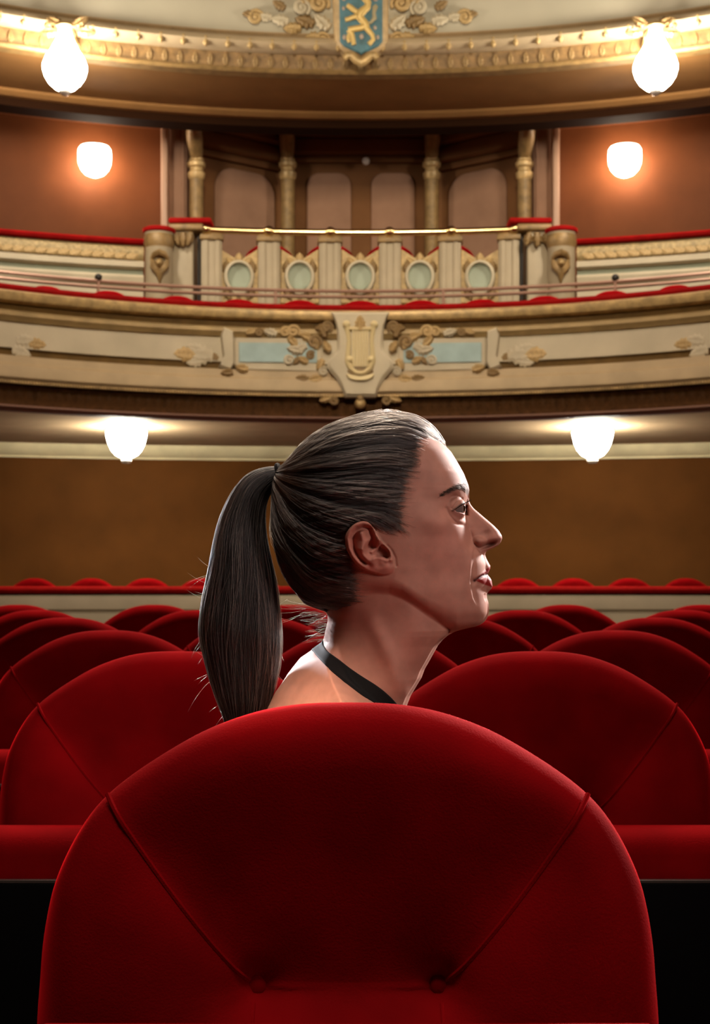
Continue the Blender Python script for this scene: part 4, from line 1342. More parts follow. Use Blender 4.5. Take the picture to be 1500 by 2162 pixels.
def body_w(px, py):
    """half width (in pixels) of the woman's skin at mid-plane position (px, py)"""
    px, py = np.asarray(px, float), np.asarray(py, float)
    xf, xb = lk(XF, py), lk(XB, py)
    hw = head_w(px, py)
    # jaw: its lower edge, below which the neck takes over
    jb = np.interp(px, [600, 700, 780, 820, 845, 870, 900, 930, 960, 990, 1010, 1024, 1034], [1235, 1262, 1262, 1264, 1272, 1288, 1308, 1322, 1331, 1326.5, 1321.5, 1314, 1300])
    t = np.clip((py - (jb - 46)) / 52, 0, 1)
    jaw = hw * np.sqrt(np.clip(1 - t ** 2.2, 0, 1))
    jaw = np.where(px < 760, np.where(py > 1320, 0, hw * np.sqrt(np.clip(1 - np.clip((py - 1190) / 130, 0, 1) ** 2.4, 0, 1))), jaw)
    wgt = sstep(740, 800, px)
    occ = hw * np.sqrt(np.clip(1 - np.clip((py - 1180) / 135, 0, 1) ** 2.2, 0, 1))
    t2 = np.clip((py - (jb - 46)) / 52, 0, 1)
    jaw = occ * (1 - wgt) + hw * np.sqrt(np.clip(1 - t2 ** 2.2, 0, 1)) * wgt
    # neck column
    nb = np.interp(py, [1100, 1240, 1290, 1312, 1356, 1400, 1500], [660, 676, 688, 692, 682, 668, 655])
    nf = np.interp(py, [1100, 1250, 1300, 1330, 1341, 1362, 1393, 1413, 1430, 1448, 1468, 1488, 1520], [905, 930, 945, 950, 944, 925.6, 908.4, 897, 891, 880, 868, 860, 852])
    nb = np.maximum(nb, xb)
    nf = np.minimum(nf, xf)
    nc, nh = (nb + nf) / 2, np.maximum((nf - nb) / 2, 4)
    NW = np.interp(py, [1100, 1250, 1330, 1400, 1450, 1520], [88, 96, 99, 103, 108, 112])
    u = np.clip(np.abs((px - nc) / nh), 0, 1)
    neck = NW * np.clip(1 - u ** 2.3, 0, 1) ** (1 / 2.0)
    neck = neck * sstep(1180, 1230, py)
    # muscle from behind the ear to the pit of the neck, hollow in front of it, windpipe
    ds, ts = seg_dist(px, py, [(757, 1255), (795, 1330), (828, 1400), (856, 1475), (866, 1510)])
    neck = neck + (6.5 * np.exp(-(ds / 17) ** 2) * sstep(0.05, 0.3, ts)) * (neck > 1)
    neck = neck - (4 * gs(px, py, 868, 1385, 20, 46, -22) + 5 * gs(px, py, 775, 1390, 26, 45, -25)) * sstep(5, 40, neck)
    w = smax(jaw, neck, 14)
    w = np.minimum(w, np.maximum(jaw, neck) + 3.5)
    # shoulders and trunk
    xt = np.interp(py, [1340, 1385, 1405, 1430, 1460, 1490, 1520, 1580, 1650, 1750, 1950, 2250, 2440], [700, 684, 680, 677, 684, 692, 705, 716, 738, 749, 738, 728, 722])
    hx = np.maximum(xt - xb, 4)
    hxf = np.interp(py, [1340, 1385, 1405, 1430, 1460, 1490, 1520, 1560, 1650, 1750, 1950, 2250, 2440], [10, 36, 48, 66, 92, 122, 150, 176, 194, 200, 170, 206, 180])
    hxf = np.where(py > 1500, np.maximum(xf - xt, 10), np.minimum(hxf, xf - xt))
    TW = np.interp(py, [1350, 1365, 1385, 1405, 1425, 1445, 1465, 1485, 1505, 1530, 1580, 1650, 1750, 1850, 1950, 2100, 2250, 2350, 2440], [0, 62, 104, 142, 180, 214, 246, 276, 300, 316, 312, 296, 280, 252, 238, 272, 312, 318, 290])
    u = np.where(px < xt, (xt - px) / hx, (px - xt) / np.maximum(hxf, 4))
    tr = TW * np.clip(1 - np.clip(u, 0, 1) ** 2.1, 0, 1) ** (1 / 2.0)
    w2 = smax(w, tr, 95)
    w = np.where(py > 1340, w + (np.minimum(w2, np.maximum(w, tr) + 24) - w) * sstep(1340, 1400, py), w)
    # ---- face relief
    # nose ridge, wings, nostril
    tN = xf - px
    nw = np.interp(py, [1040, 1060, 1080, 1095, 1115, 1130, 1140, 1150, 1160, 1172, 1182], [19, 15, 15, 17, 19, 22, 24, 24, 20, 14, 6])
    nose = circ(tN, np.maximum(nw, 4)) + 0.07 * np.clip(tN, 0, 60)
    nose = np.where((py > 1040) & (py < 1182), nose, 0) * sstep(1040, 1056, py) * (1 - sstep(1166, 1182, py))
    w = np.where(px > 940, smax(w, np.where(px > 955, nose, 0), 5), w)
    mz = (circ(tN, 9) + 0.8 * np.clip(tN, 0, 60)) * sstep(1150, 1168, py) * (1 - sstep(1268, 1312, py))
    w = np.where((px > 960) & (py > 1150) & (py < 1312), smax(w, mz * (1 - sstep(15, 28, tN)), 5), w)
    ax, ay = near(1013, 1143, 30)
    ala = 41 * np.sqrt(np.clip(1 - ((px - ax) / 21) ** 2 - ((py - ay) / 15.5) ** 2, 0, 1))
    w = np.where(px > 985, smax(w, ala * (ala > 0), 5), w)
    w = w - 4.5 * gs(px, py, *near(1026, 1127, 24), 8, 5, -35) - 6 * gs(px, py, *near(994, 1140, 40), 4.5, 12)
    w = w - 24 * gs(px, py, *near(1035, 1149.5, 22), 12.5, 3.6, -18)
    w = w + 2.0 * gs(px, py, *near(1048, 1140, 10), 10, 8)
    # eye: socket, lids, bag, opening
    w = w - 11 * gs(px, py, *near(962, 1052, 70), 17, 10, 12) - 7 * gs(px, py, *near(950, 1078, 80), 13, 10)
    w = w - 6 * gs(px, py, *near(985, 1072, 40), 7, 15)
    w = w + 6 * gs(px, py, *near(958, 1036, 85), 22, 7, -12)
    w = w + 7.5 * gs(px, py, *near(973, 1048, 68), 10, 7, 35)
    lowlid, _ = seg_dist(px, py, nearpoly([(960, 1082), (970, 1086), (979, 1089), (984, 1090)], 72))
    w = w + 2.5 * np.exp(-(lowlid / 3.0) ** 2)
    w = w + 7 * gs(px, py, *near(974, 1096, 66), 12, 7, 18)
    bag, tb = seg_dist(px, py, nearpoly([(943, 1074), (948, 1088), (957, 1099), (967, 1106), (984, 1108)], 74))
    w = w - 3.4 * np.exp(-(bag / 3.6) ** 2)
    exx, eyy = near(957.5, 1074, 60)
    rr2 = (px - exx) ** 2 + (py - eyy) ** 2
    lidw = 53 + np.sqrt(np.clip(28.0 ** 2 - rr2, 0, None))
    w = np.where(rr2 < 27.5 ** 2, smax(w, lidw, 7), w)
    lid, _ = seg_dist(px, py, nearpoly([(957, 1077), (966, 1069), (975, 1062), (984, 1058)], 75))
    w = w + 1.6 * np.exp(-(lid / 2.6) ** 2)
    crease, _ = seg_dist(px, py, nearpoly([(955, 1074), (963, 1064), (970, 1056.5), (979, 1051)], 75))
    w = w - 3.4 * np.exp(-(crease / 2.4) ** 2)
    op = sdf(px, py, EYE_OPEN)
    w = w - 15 * sstep(-0.6, 1.6, op)
    # cheekbone, cheek, temple, fold from nose to chin
    w = w + 8 * gs(px, py, *near(925, 1100, 105), 32, 17, 14) + 5 * gs(px, py, *near(972, 1138, 70), 18, 26)
    w = w - 7 * gs(px, py, *near(905, 1190, 118), 34, 34, -30) - 5 * gs(px, py, *near(893, 1035, 125), 24, 32)
    w = w + 4 * gs(px, py, *near(955, 1260, 85), 26, 26) + 4 * gs(px, py, *near(862, 1262, 118), 22, 22)
    fd, ft = seg_dist(px, py, FOLD)
    fx = np.interp(py, [p[1] for p in FOLD], [p[0] for p in FOLD])
    fw = np.sin(np.clip(ft, 0.02, 1) * PI * 0.9 + 0.1) ** 0.6
    w = w + fw * (3.8 * np.exp(-(np.maximum(-(px - fx), 0) / 13) ** 2) * sstep(2.2, -2.2, px - fx) - 2.2 * np.exp(-((px - fx - 4) / 5) ** 2)) * sstep(1146, 1160, py) * (1 - sstep(1262, 1284, py))
    # forehead lines
    for a, b in ((942, 1000), (930, 1003)):
        q, _ = seg_dist(px, py, nearpoly([(b - 50, a + 48), (b - 38, a + 44), (b - 22, a + 48)], 80))
        w = w - 0.7 * np.exp(-(q / 1.6) ** 2)
    # lips
    su, sl = sdf(px, py, LIPS_U), sdf(px, py, LIPS_L)
    w = w + 4.0 * sstep(-3, 6, su) + 5.0 * sstep(-3, 8, sl)
    mo, _ = seg_dist(px, py, MOUTH)
    w = w - 4.2 * np.exp(-(mo / 2.5) ** 2)
    w = w - 4 * gs(px, py, *near(998, 1228, 48), 5, 5) - 4 * gs(px, py, *near(1020, 1245, 28), 12, 5, 10)
    w = w + 3 * gs(px, py, *near(1014, 1290, 34), 13, 14)
    # ear
    eh, es = ear_height(px, py)
    w = w + eh
    ev, _ = seg_dist(px, py, E_([(818, 1150), (829, 1163), (836, 1178), (838, 1195)]))
    w = w - 2.6 * np.exp(-(ev / 1.8) ** 2)
    # round off towards both edges of the outline
    cap = np.interp(py, [870, 1000, 1060, 1100, 1150, 1180, 1210, 1240, 1300, 1345, 1500], [40, 40, 18, 18, 26, 16, 14, 16, 22, 30, 36])
    te = np.maximum(xf - px, 0)
    w = np.minimum(w, circ(te, cap) + te * 1.1 + 0.5 * np.maximum(te - 7, 0) ** 2)
    w = np.minimum(w, circ(px - xb, 40) + np.maximum(px - xb, 0) * 1.3)
    return np.maximum(w, 0)


def to_world(px, py, w, side=1):
    """mid-plane pixels plus half width -> metres (side 1: towards the camera)"""
    return np.stack([(np.asarray(px) - CX) * SP_, D0 - side * np.asarray(w) * SP_, CAM_Z + (CY - np.asarray(py)) * SP_], -1)


def loft(rows, nu, xbf, xff, wf, warp=None):
    """closed skin over the outline: front and back halves mirror each other"""
    u = (1 - np.cos(np.linspace(0, PI, nu))) / 2
    if warp is not None:
        u = warp(u)
    PYg = np.repeat(np.array(rows)[:, None], nu, 1)
    xb, xf = xbf(PYg[:, :1]), xff(PYg[:, :1])
    PXg = xb + (xf - xb) * u[None, :]
    Wg = wf(PXg, PYg)
    Wg[:, 0] = 0
    Wg[:, -1] = 0
    nr = len(rows)
    A = to_world(PXg, PYg, Wg, 1)
    B = to_world(PXg[:, 1:-1], PYg[:, 1:-1], Wg[:, 1:-1], -1)
    ring = nu + nu - 2
    V = np.concatenate([A, B[:, ::-1]], 1).reshape(-1, 3)
    PXY = np.concatenate([np.stack([PXg, PYg], -1), np.stack([PXg, PYg], -1)[:, 1:-1][:, ::-1]], 1).reshape(-1, 2)
    i = np.arange(nr - 1)[:, None] * ring
    j = np.arange(ring)[None, :]
    jn = (j + 1) % ring
    Fq = np.stack([i + j, i + ring + j, i + ring + jn, i + jn], -1).reshape(-1, 4)
    faces = Fq.tolist()
    faces.append(list(range(ring)))
    faces.append([(nr - 1) * ring + k for k in range(ring)][::-1])
    return V, faces, PXY, ring


def mesh_np(name, V, faces, material):
    me = bpy.data.meshes.new(name)
    me.from_pydata(V.tolist(), [], faces)
    me.materials.append(material)
    me.polygons.foreach_set('use_smooth', [True] * len(me.polygons))
    me.update()
    bm = bmesh.new()
    bm.from_mesh(me)
    bmesh.ops.recalc_face_normals(bm, faces=bm.faces[:])
    bm.to_mesh(me)
    bm.free()
    return me


# ------------------------------------------------------------------ skin
def skin_material():
    m = bpy.data.materials.new('skin')
    m.use_nodes = True
    nt = m.node_tree
    b = nt.nodes['Principled BSDF']
    at = nt.nodes.new('ShaderNodeVertexColor')
    at.layer_name = 'tint'
    tc = nt.nodes.new('ShaderNodeTexCoord')
    n = nt.nodes.new('ShaderNodeTexNoise')
    n.inputs['Scale'].default_value = 55
    n.inputs['Detail'].default_value = 6
    nt.links.new(tc.outputs['Object'], n.inputs['Vector'])
    r = nt.nodes.new('ShaderNodeMapRange')
    r.inputs['From Min'].default_value, r.inputs['From Max'].default_value = 0.3, 0.7
    r.inputs['To Min'].default_value, r.inputs['To Max'].default_value = 0.88, 1.12
    nt.links.new(n.outputs['Fac'], r.inputs['Value'])
    x = nt.nodes.new('ShaderNodeMix')
    x.data_type, x.blend_type = 'RGBA', 'MULTIPLY'
    x.inputs['Factor'].default_value = 1.0
    nt.links.new(at.outputs['Color'], x.inputs[6])
    nt.links.new(r.outputs['Result'], x.inputs[7])
    nt.links.new(x.outputs[2], b.inputs['Base Color'])
    b.inputs['Roughness'].default_value = 0.62
    b.inputs['Specular IOR Level'].default_value = 0.24
    b.inputs['Subsurface Weight'].default_value = 0.12
    b.inputs['Subsurface Radius'].default_value = (1.0, 0.35, 0.18)
    b.inputs['Subsurface Scale'].default_value = 0.006
    n2 = nt.nodes.new('ShaderNodeTexNoise')
    n2.inputs['Scale'].default_value = 1500
    n2.inputs['Detail'].default_value = 3
    nt.links.new(tc.outputs['Object'], n2.inputs['Vector'])
    bp = nt.nodes.new('ShaderNodeBump')
    bp.inputs['Strength'].default_value = 0.10
    bp.inputs['Distance'].default_value = 0.0010
    nt.links.new(n2.outputs['Fac'], bp.inputs['Height'])
    nt.links.new(bp.outputs['Normal'], b.inputs['Normal'])
    return m


M['skin'] = skin_material()
rows = np.r_[[871.6, 872.2], np.arange(873.5, 1040, 2.2), np.arange(1040, 1345, 1.35), np.arange(1345, 1500, 2.6), np.arange(1500, 2440, 14), [2438]]
V, faces, PXY, ring = loft(rows, 300, lambda p: lk(XB, p), lambda p: lk(XF, p), body_w, lambda u: u + 0.22 * u * u * (1 - u) * (1.3 - u))
body_me = mesh_np('person', V, faces, M['skin'])


# limbs (arms along the trunk, hands on the thighs, legs folded under her): tubes welded on to the trunk
def limb(pts, rad, n=20, per=6):
    P = smooth_poly([tuple(p) + (r,) for p, r in zip(pts, rad)], per, False)
    return MB().tube([p[:3] for p in P], [p[3] for p in P], n)


limb_objs = []
for s in (1, -1):
    yy = lambda o: D0 - s * o
    arm = limb([(-0.012, yy(0.120), 0.895), (-0.020, yy(0.158), 0.870), (-0.040, yy(0.172), 0.78), (-0.060, yy(0.178), 0.66), (-0.045, yy(0.176), 0.60), (0.03, yy(0.165), 0.545), (0.12, yy(0.145), 0.480), (0.165, yy(0.135), 0.450)],
               [0.050, 0.052, 0.046, 0.041, 0.040, 0.038, 0.029, 0.025])
    limb_objs.append(arm.build('arm', M['skin']))
    palm = limb([(0.150, yy(0.138), 0.458), (0.180, yy(0.130), 0.440), (0.215, yy(0.122), 0.415), (0.235, yy(0.120), 0.402)], [0.022, 0.030, 0.034, 0.028], 14)
    limb_objs.append(palm.build('palm', M['skin']))
    for k, (o, L) in enumerate(((0.148, 0.062), (0.129, 0.076), (0.110, 0.072), (0.093, 0.056))):
        fg = limb([(0.215, yy(o), 0.418), (0.215 + L * 0.45, yy(o - 0.004), 0.402), (0.215 + L * 0.85, yy(o - 0.008), 0.372), (0.215 + L, yy(o - 0.010), 0.352)], [0.0100, 0.0095, 0.0085, 0.0070], 10, 4)
        limb_objs.append(fg.build('finger', M['skin']))
    th = limb([(0.18, yy(0.110), 0.440), (0.205, yy(0.086), 0.415), (0.235, yy(0.072), 0.392), (0.252, yy(0.068), 0.375)], [0.013, 0.0115, 0.010, 0.0085], 10, 4)
    limb_objs.append(th.build('thumb', M['skin']))
    leg = limb([(-0.02, yy(0.085), 0.52), (0.02, yy(0.092), 0.46), (0.12, yy(0.100), 0.28), (0.20, yy(0.105), 0.115), (0.215, yy(0.105), 0.072), (0.16, yy(0.105), 0.066), (0.02, yy(0.100), 0.066), (-0.14, yy(0.095), 0.056), (-0.25, yy(0.092), 0.045)],
               [0.080, 0.086, 0.076, 0.062, 0.055, 0.058, 0.058, 0.046, 0.036])
    limb_objs.append(leg.build('leg', M['skin']))
    ft = limb([(-0.22, yy(0.092), 0.046), (-0.28, yy(0.090), 0.042), (-0.36, yy(0.090), 0.030), (-0.43, yy(0.092), 0.018)], [0.038, 0.038, 0.030, 0.014], 14)
    limb_objs.append(ft.build('foot', M['skin']))

person = put('person', body_me)
for o in limb_objs:
    md = person.modifiers.new('weld', 'BOOLEAN')
    md.operation = 'UNION'
    md.solver = 'MANIFOLD'
    md.object = o
dg = bpy.context.evaluated_depsgraph_get()
try:
    new = bpy.data.meshes.new_from_object(person.evaluated_get(dg))
    if len(new.vertices) > len(body_me.vertices) * 0.8:
        person.modifiers.clear()
        person.data = new
        print('welded', len(new.vertices), 'from', len(body_me.vertices))
    else:
        print('weld failed', len(new.vertices))
        person.modifiers.clear()
except Exception as e:
    print('weld error', e)
    person.modifiers.clear()
for o in limb_objs:
    bpy.data.objects.remove(o)
me = person.data
me.polygons.foreach_set('use_smooth', [True] * len(me.polygons))
tag(person, 'woman in profile facing right with long dark ponytail and black halter strap', 'person')

HAIRP = [(934, 931), (926, 929), (912, 924), (897, 921), (884, 927), (877, 944), (875, 962), (872, 980), (864, 998), (856, 1012), (849, 1030), (845, 1046), (845, 1070), (846, 1092), (842, 1108), (836, 1119), (828, 1122),
         (816, 1114), (800, 1106), (788, 1103), (770, 1097), (748, 1100), (732, 1116), (726, 1138), (732, 1165), (742, 1190), (750, 1230), (748, 1268), (732, 1287), (712, 1291), (690, 1291), (640, 1300), (540, 1260), (540, 950),
         (640, 840), (900, 840), (950, 900)]
HAIRP = [tuple(float(q) for q in near(a, b, 120)) if a < 900 and b > 935 else (a, b) for a, b in HAIRP]
# skin colour: the lips, cheeks, ear and brow have colours of their own
co = np.empty(len(me.vertices) * 3)
me.vertices.foreach_get('co', co)
co = co.reshape(-1, 3)
vx, vy = co[:, 0] / SP_ + CX, CY - (co[:, 2] - CAM_Z) / SP_
SKIN = np.array([0.375, 0.178, 0.128])
col = np.repeat(SKIN[None], len(vx), 0)
def mixc(c, target, a):
    return c * (1 - a[:, None]) + np.array(target)[None] * a[:, None]
col = mixc(col, (0.39, 0.150, 0.108), np.clip(0.65 * gs(vx, vy, 945, 1150, 40, 45) + 0.8 * sstep(0, 4, sdf(vx, vy, EAR)) + 0.45 * gs(vx, vy, 1045, 1140, 18, 14), 0, 1))
lipm = np.maximum(sstep(-1.2, 1.2, sdf(vx, vy, LIPS_U)), sstep(-1.2, 1.2, sdf(vx, vy, LIPS_L)))
col = mixc(col, (0.24, 0.008, 0.007), lipm * 0.95)
mo_, _ = seg_dist(vx, vy, MOUTH)
col = mixc(col, (0.035, 0.004, 0.004), 0.95 * np.exp(-(mo_ / 2.6) ** 2) * (vy > 1190))  # shade in the crease between the lips, painted dark
BROW = nearpoly([(936, 1046), (944, 1037), (955, 1029), (967, 1023), (980, 1020.5), (992, 1020.5), (995, 1034), (991, 1046), (986, 1042), (978, 1035), (966, 1035), (953, 1041), (944, 1046)], 45)
hl = sdf(vx, vy, HAIRP)
col = mixc(col, (0.10, 0.065, 0.048), 0.75 * sstep(-16, 10, hl) * (vy < 1300) * (sdf(vx, vy, EAR) < 0))
col = mixc(col, (0.075, 0.055, 0.045), 0.85 * sstep(-3.0, 3.0, sdf(vx, vy, BROW)))
col = mixc(col, (0.17, 0.075, 0.055), 0.85 * gs(vx, vy, *near(1036, 1149.5, 18), 11, 3, -18))  # shade inside the nostril, painted dark
lash_l, _ = seg_dist(vx, vy, nearpoly([(955, 1079), (964, 1073), (973, 1066), (982, 1061), (990, 1058.5)], 74))
col = mixc(col, (0.03, 0.02, 0.016), 0.9 * np.exp(-(lash_l / 2.0) ** 2))
lw, _ = seg_dist(vx, vy, nearpoly([(960, 1081), (970, 1085), (980, 1088)], 74))
col = mixc(col, (0.32, 0.13, 0.11), 0.6 * np.exp(-(lw / 3) ** 2))
ca = me.color_attributes.new('tint', 'FLOAT_COLOR', 'POINT')
ca.data.foreach_set('color', np.c_[col, np.ones(len(col))].astype(np.float32).ravel())

# ------------------------------------------------------------------ eyes
def eye_mat():
    m = mat('eye_white', (0.15, 0.11, 0.10, 1), 0.08, spec=0.6, coat=1.0)
    nt = m.node_tree
    b = nt.nodes['Principled BSDF']
    tc = nt.nodes.new('ShaderNodeTexCoord')
    sx = nt.nodes.new('ShaderNodeSeparateXYZ')
    nt.links.new(tc.outputs['Object'], sx.inputs[0])
    cr = nt.nodes.new('ShaderNodeValToRGB')
    e = cr.color_ramp.elements
    e[0].position, e[0].color = 0.0, (0.15, 0.11, 0.10, 1)
    e[1].position, e[1].color = 1.0, (0.004, 0.003, 0.003, 1)
    for p, c in ((0.80, (0.14, 0.10, 0.09, 1)), (0.835, (0.045, 0.022, 0.014, 1)), (0.935, (0.07, 0.035, 0.02, 1)), (0.95, (0.004, 0.003, 0.003, 1))):
        q = e.new(p)
        q.color = c
    mr = nt.nodes.new('ShaderNodeMapRange')
    mr.inputs['From Min'].default_value, mr.inputs['From Max'].default_value = 0.0, 0.0133
    nt.links.new(sx.outputs['X'], mr.inputs['Value'])
    nt.links.new(mr.outputs['Result'], cr.inputs['Fac'])
    nt.links.new(cr.outputs['Color'], b.inputs['Base Color'])
    return m


M['eye'] = eye_mat()
EYE_D = MB().ball((0, 0, 0), 0.0133, 40, 28).tube([(0.0105, 0, 0), (0.0125, 0, 0), (0.0138, 0, 0), (0.01445, 0, 0)], [0.0062, 0.0055, 0.0038, 0.0008], 20).data('eye', M['eye'])
ex, ey = near(957.5, 1074, 60)
for s in (1, -1):
    p = to_world(ex, ey, 53, s)
    put('eye', EYE_D, person, tuple(float(q) for q in p), (0, math.radians(-6), 0))

# ------------------------------------------------------------------ hair
def hair_material(name, base, rough=0.34, aniso=0.0):
    m = bpy.data.materials.new(name)
    m.use_nodes = True
    nt = m.node_tree
    for n in list(nt.nodes):
        if n.type == 'BSDF_PRINCIPLED':
            nt.nodes.remove(n)
    h = nt.nodes.new('ShaderNodeBsdfHairPrincipled')
    h.parametrization = 'COLOR'
    h.inputs['Color'].default_value = base
    h.inputs['Roughness'].default_value = rough
    h.inputs['Radial Roughness'].default_value = 0.45
    for i in h.inputs:
        if i.name in ('Random Color', 'Random Roughness'):
            i.default_value = 0.4
    nt.links.new(h.outputs[0], nt.nodes['Material Output'].inputs[0])
    return m


M['hair'] = hair_material('dark_brown_hair', (0.0075, 0.0052, 0.0042, 1))
M['brow'] = mat('brow_hair', (0.05, 0.037, 0.028, 1), 0.8, spec=0.05)
M['greyhair'] = hair_material('grey_strands', (0.22, 0.17, 0.13, 1), 0.3)
M['haircap'] = mat('hair_under', (0.006, 0.004, 0.003, 1), 0.6, spec=0.2, noise=(60, 0.3))

# outline of the hair itself
HF = [(869, 815), (872, 832), (875, 850), (879, 866), (884, 880), (890, 892), (899, 905), (909, 916), (919, 924), (930, 931.5), (945, 941), (1600, 941)]
HB = [(869, 812), (872, 795), (877, 772), (885, 747), (894, 719), (904, 693), (924, 661), (948, 632), (975, 608), (987, 597), (1003, 588), (1020, 584), (1047, 581), (1081, 580), (1113, 576.5), (1148, 577.5), (1188, 587), (1220, 603),
      (1257, 628), (1275, 643), (1285, 668), (1292, 690), (1600, 690)]
HXF = g1(np.interp(PY, *np.array(HF).T), 2.0)
HXB = g1(np.interp(PY, *np.array(HB).T), 2.5)


def hair_mask(px, py):
    jit = 2.2 * np.sin(px * 0.35 + py * 0.21) + 1.8 * np.sin(py * 0.5 - px * 0.17)
    return sstep(-3.0, 6.0, sdf(px, py, HAIRP) + jit)


def hair_w(px, py):
    """half width of the hair mass"""
    px, py = np.asarray(px, float), np.asarray(py, float)
    xf, xb = lk(HXF, py), lk(HXB, py)
    m = hair_mask(px, py)
    thick = np.interp(px, [580, 640, 740, 820, 880, 930], [9, 9, 8, 5, 3, 2.5]) * np.interp(py, [868, 885, 930, 1200, 1290], [0.5, 0.7, 1, 1, 0.9])
    W, xm, pf = lk(WMAX, py), lk(XM, py), lk(PF, py)
    occ = np.sqrt(np.clip(1 - np.clip((py - 1170) / 150, 0, 1) ** 2.3, 0, 1))
    xm = np.minimum(np.maximum(xm, xb + 20), xf - 12)
    v = np.clip((xm - px) / np.maximum(xm - xb, 5), 0, 1)
    bk = (W * occ + thick) * np.clip(1 - v ** 2.25, 0, 1) ** (1 / 2.05)
    fr = head_w(np.maximum(px, xm), py) * occ + thick
    w = np.where(px > xm, fr, bk)
    w = np.minimum(w, circ(xf - px, 30) + np.maximum(xf - px, 0) * 1.5)
    # locks: shallow grooves that follow the comb direction
    g = (0.9 * np.sin((py - 1000) * 0.33 + px * 0.05) + 0.6 * np.sin((py - 1000) * 0.71 + px * 0.11 + 1)) * sstep(595, 680, px) * sstep(0, 30, xf - px)
    return np.maximum(w + g, 0), m


def hair_cap_w(px, py):
    w, m = hair_w(px, py)
    mc = sstep(8, 32, sdf(px, py, HAIRP))               # the dense hair starts a little behind the hairline
    qx = np.maximum(px, lk(XB, py) + 1)
    sk = np.minimum(np.minimum(w, head_w(qx, py)), body_w(qx, py)) - 8
    return np.maximum(np.where(px > 690, sk + (w - sk) * mc, w), 0)


rows = np.r_[[869.4, 870], np.arange(871, 1296, 2.4)]
V, faces, _, _ = loft(rows, 150, lambda p: lk(HXB, p), lambda p: np.minimum(lk(HXF, p), 941), hair_cap_w)
hair = put('hair', mesh_np('hair', V, faces, M['haircap']), person)
hair['label'] = 'dark brown hair combed back tight with grey strands'

TIE = (590, 999)
GUIDES = [
    [(931, 930), (905, 902), (870, 881), (815, 870), (748, 884), (695, 903), (663, 923), (634, 948), (610, 975), (592, 992)],
    [(915, 925), (880, 898), (820, 888), (760, 899), (700, 922), (655, 950), (620, 976), (592, 994)],
    [(897, 921), (855, 907), (800, 906), (735, 918), (680, 941), (635, 968), (591, 996)],
    [(878, 944), (830, 934), (770, 938), (705, 949), (645, 967), (590, 997)],
    [(873, 978), (815, 968), (750, 972), (685, 981), (625, 990), (589, 999)],
    [(851, 1020), (795, 1012), (720, 1012), (650, 1008), (588, 1001)],
    [(846, 1058), (790, 1056), (720, 1046), (650, 1031), (602, 1015), (586, 1004)],
    [(846, 1116), (805, 1092), (740, 1078), (670, 1062), (612, 1036), (584, 1006)],
    [(735, 1120), (690, 1112), (645, 1092), (605, 1058), (583, 1010)],
    [(736, 1165), (695, 1158), (645, 1132), (602, 1085), (581, 1016)],
    [(746, 1215), (700, 1207), (645, 1182), (600, 1125), (579, 1022)],
    [(748, 1262), (700, 1256), (650, 1234), (606, 1180), (579, 1110), (580, 1028)],
    [(715, 1290), (672, 1282), (634, 1262), (600, 1216), (582, 1155), (577, 1105), (580, 1035), (586, 1008)]]
NP_ = 26


def resample(pts, n, closed=False):
    P = np.array(smooth_poly(pts, 8, False), float)
    L = np.r_[0, np.cumsum(np.linalg.norm(np.diff(P, axis=0), axis=1))]
    s = np.linspace(0, L[-1], n)
    return np.stack([np.interp(s, L, P[:, c]) for c in range(P.shape[1])], -1)


GU = np.stack([resample(g, 60) for g in GUIDES])


def guide(s, t):
    """comb path: s in 0..1 across the head, t in 0..1 from hairline to tie"""
    a = s * (len(GU) - 1)
    i = np.clip(a.astype(int), 0, len(GU) - 2)
    f = (a - i)[:, None, None]
    f = f * f * (3 - 2 * f) * 0.35 + f * 0.65
    P = GU[i] * (1 - f) + GU[i + 1] * f
    k = t * 59
    j = np.clip(k.astype(int), 0, 58)
    q = (k - j)[..., None]
    r = np.arange(len(s))[:, None]
    return P[r, j] * (1 - q) + P[r, j + 1] * q


def curves_obj(name, strands, radius, material, parent, tip=0.35):
    """strands: list of (n, 3) arrays -> one hair object"""
    hc = bpy.data.hair_curves.new(name)
    sizes = [len(s) for s in strands]
    hc.add_curves(sizes)
    P = np.concatenate(strands).astype(np.float32)
    hc.attributes['position'].data.foreach_set('vector', P.ravel())
    rad = np.concatenate([radius * np.interp(np.linspace(0, 1, n), [0, 0.12, 0.75, 1], [0.7, 1, 1, tip]) for n in sizes]).astype(np.float32)
    at = hc.attributes.get('radius') or hc.attributes.new('radius', 'FLOAT', 'POINT')
    at.data.foreach_set('value', rad)
    hc.materials.append(material)
    o = bpy.data.objects.new(name, hc)
    link(o, parent)
    o['kind'] = 'stuff'
    return o


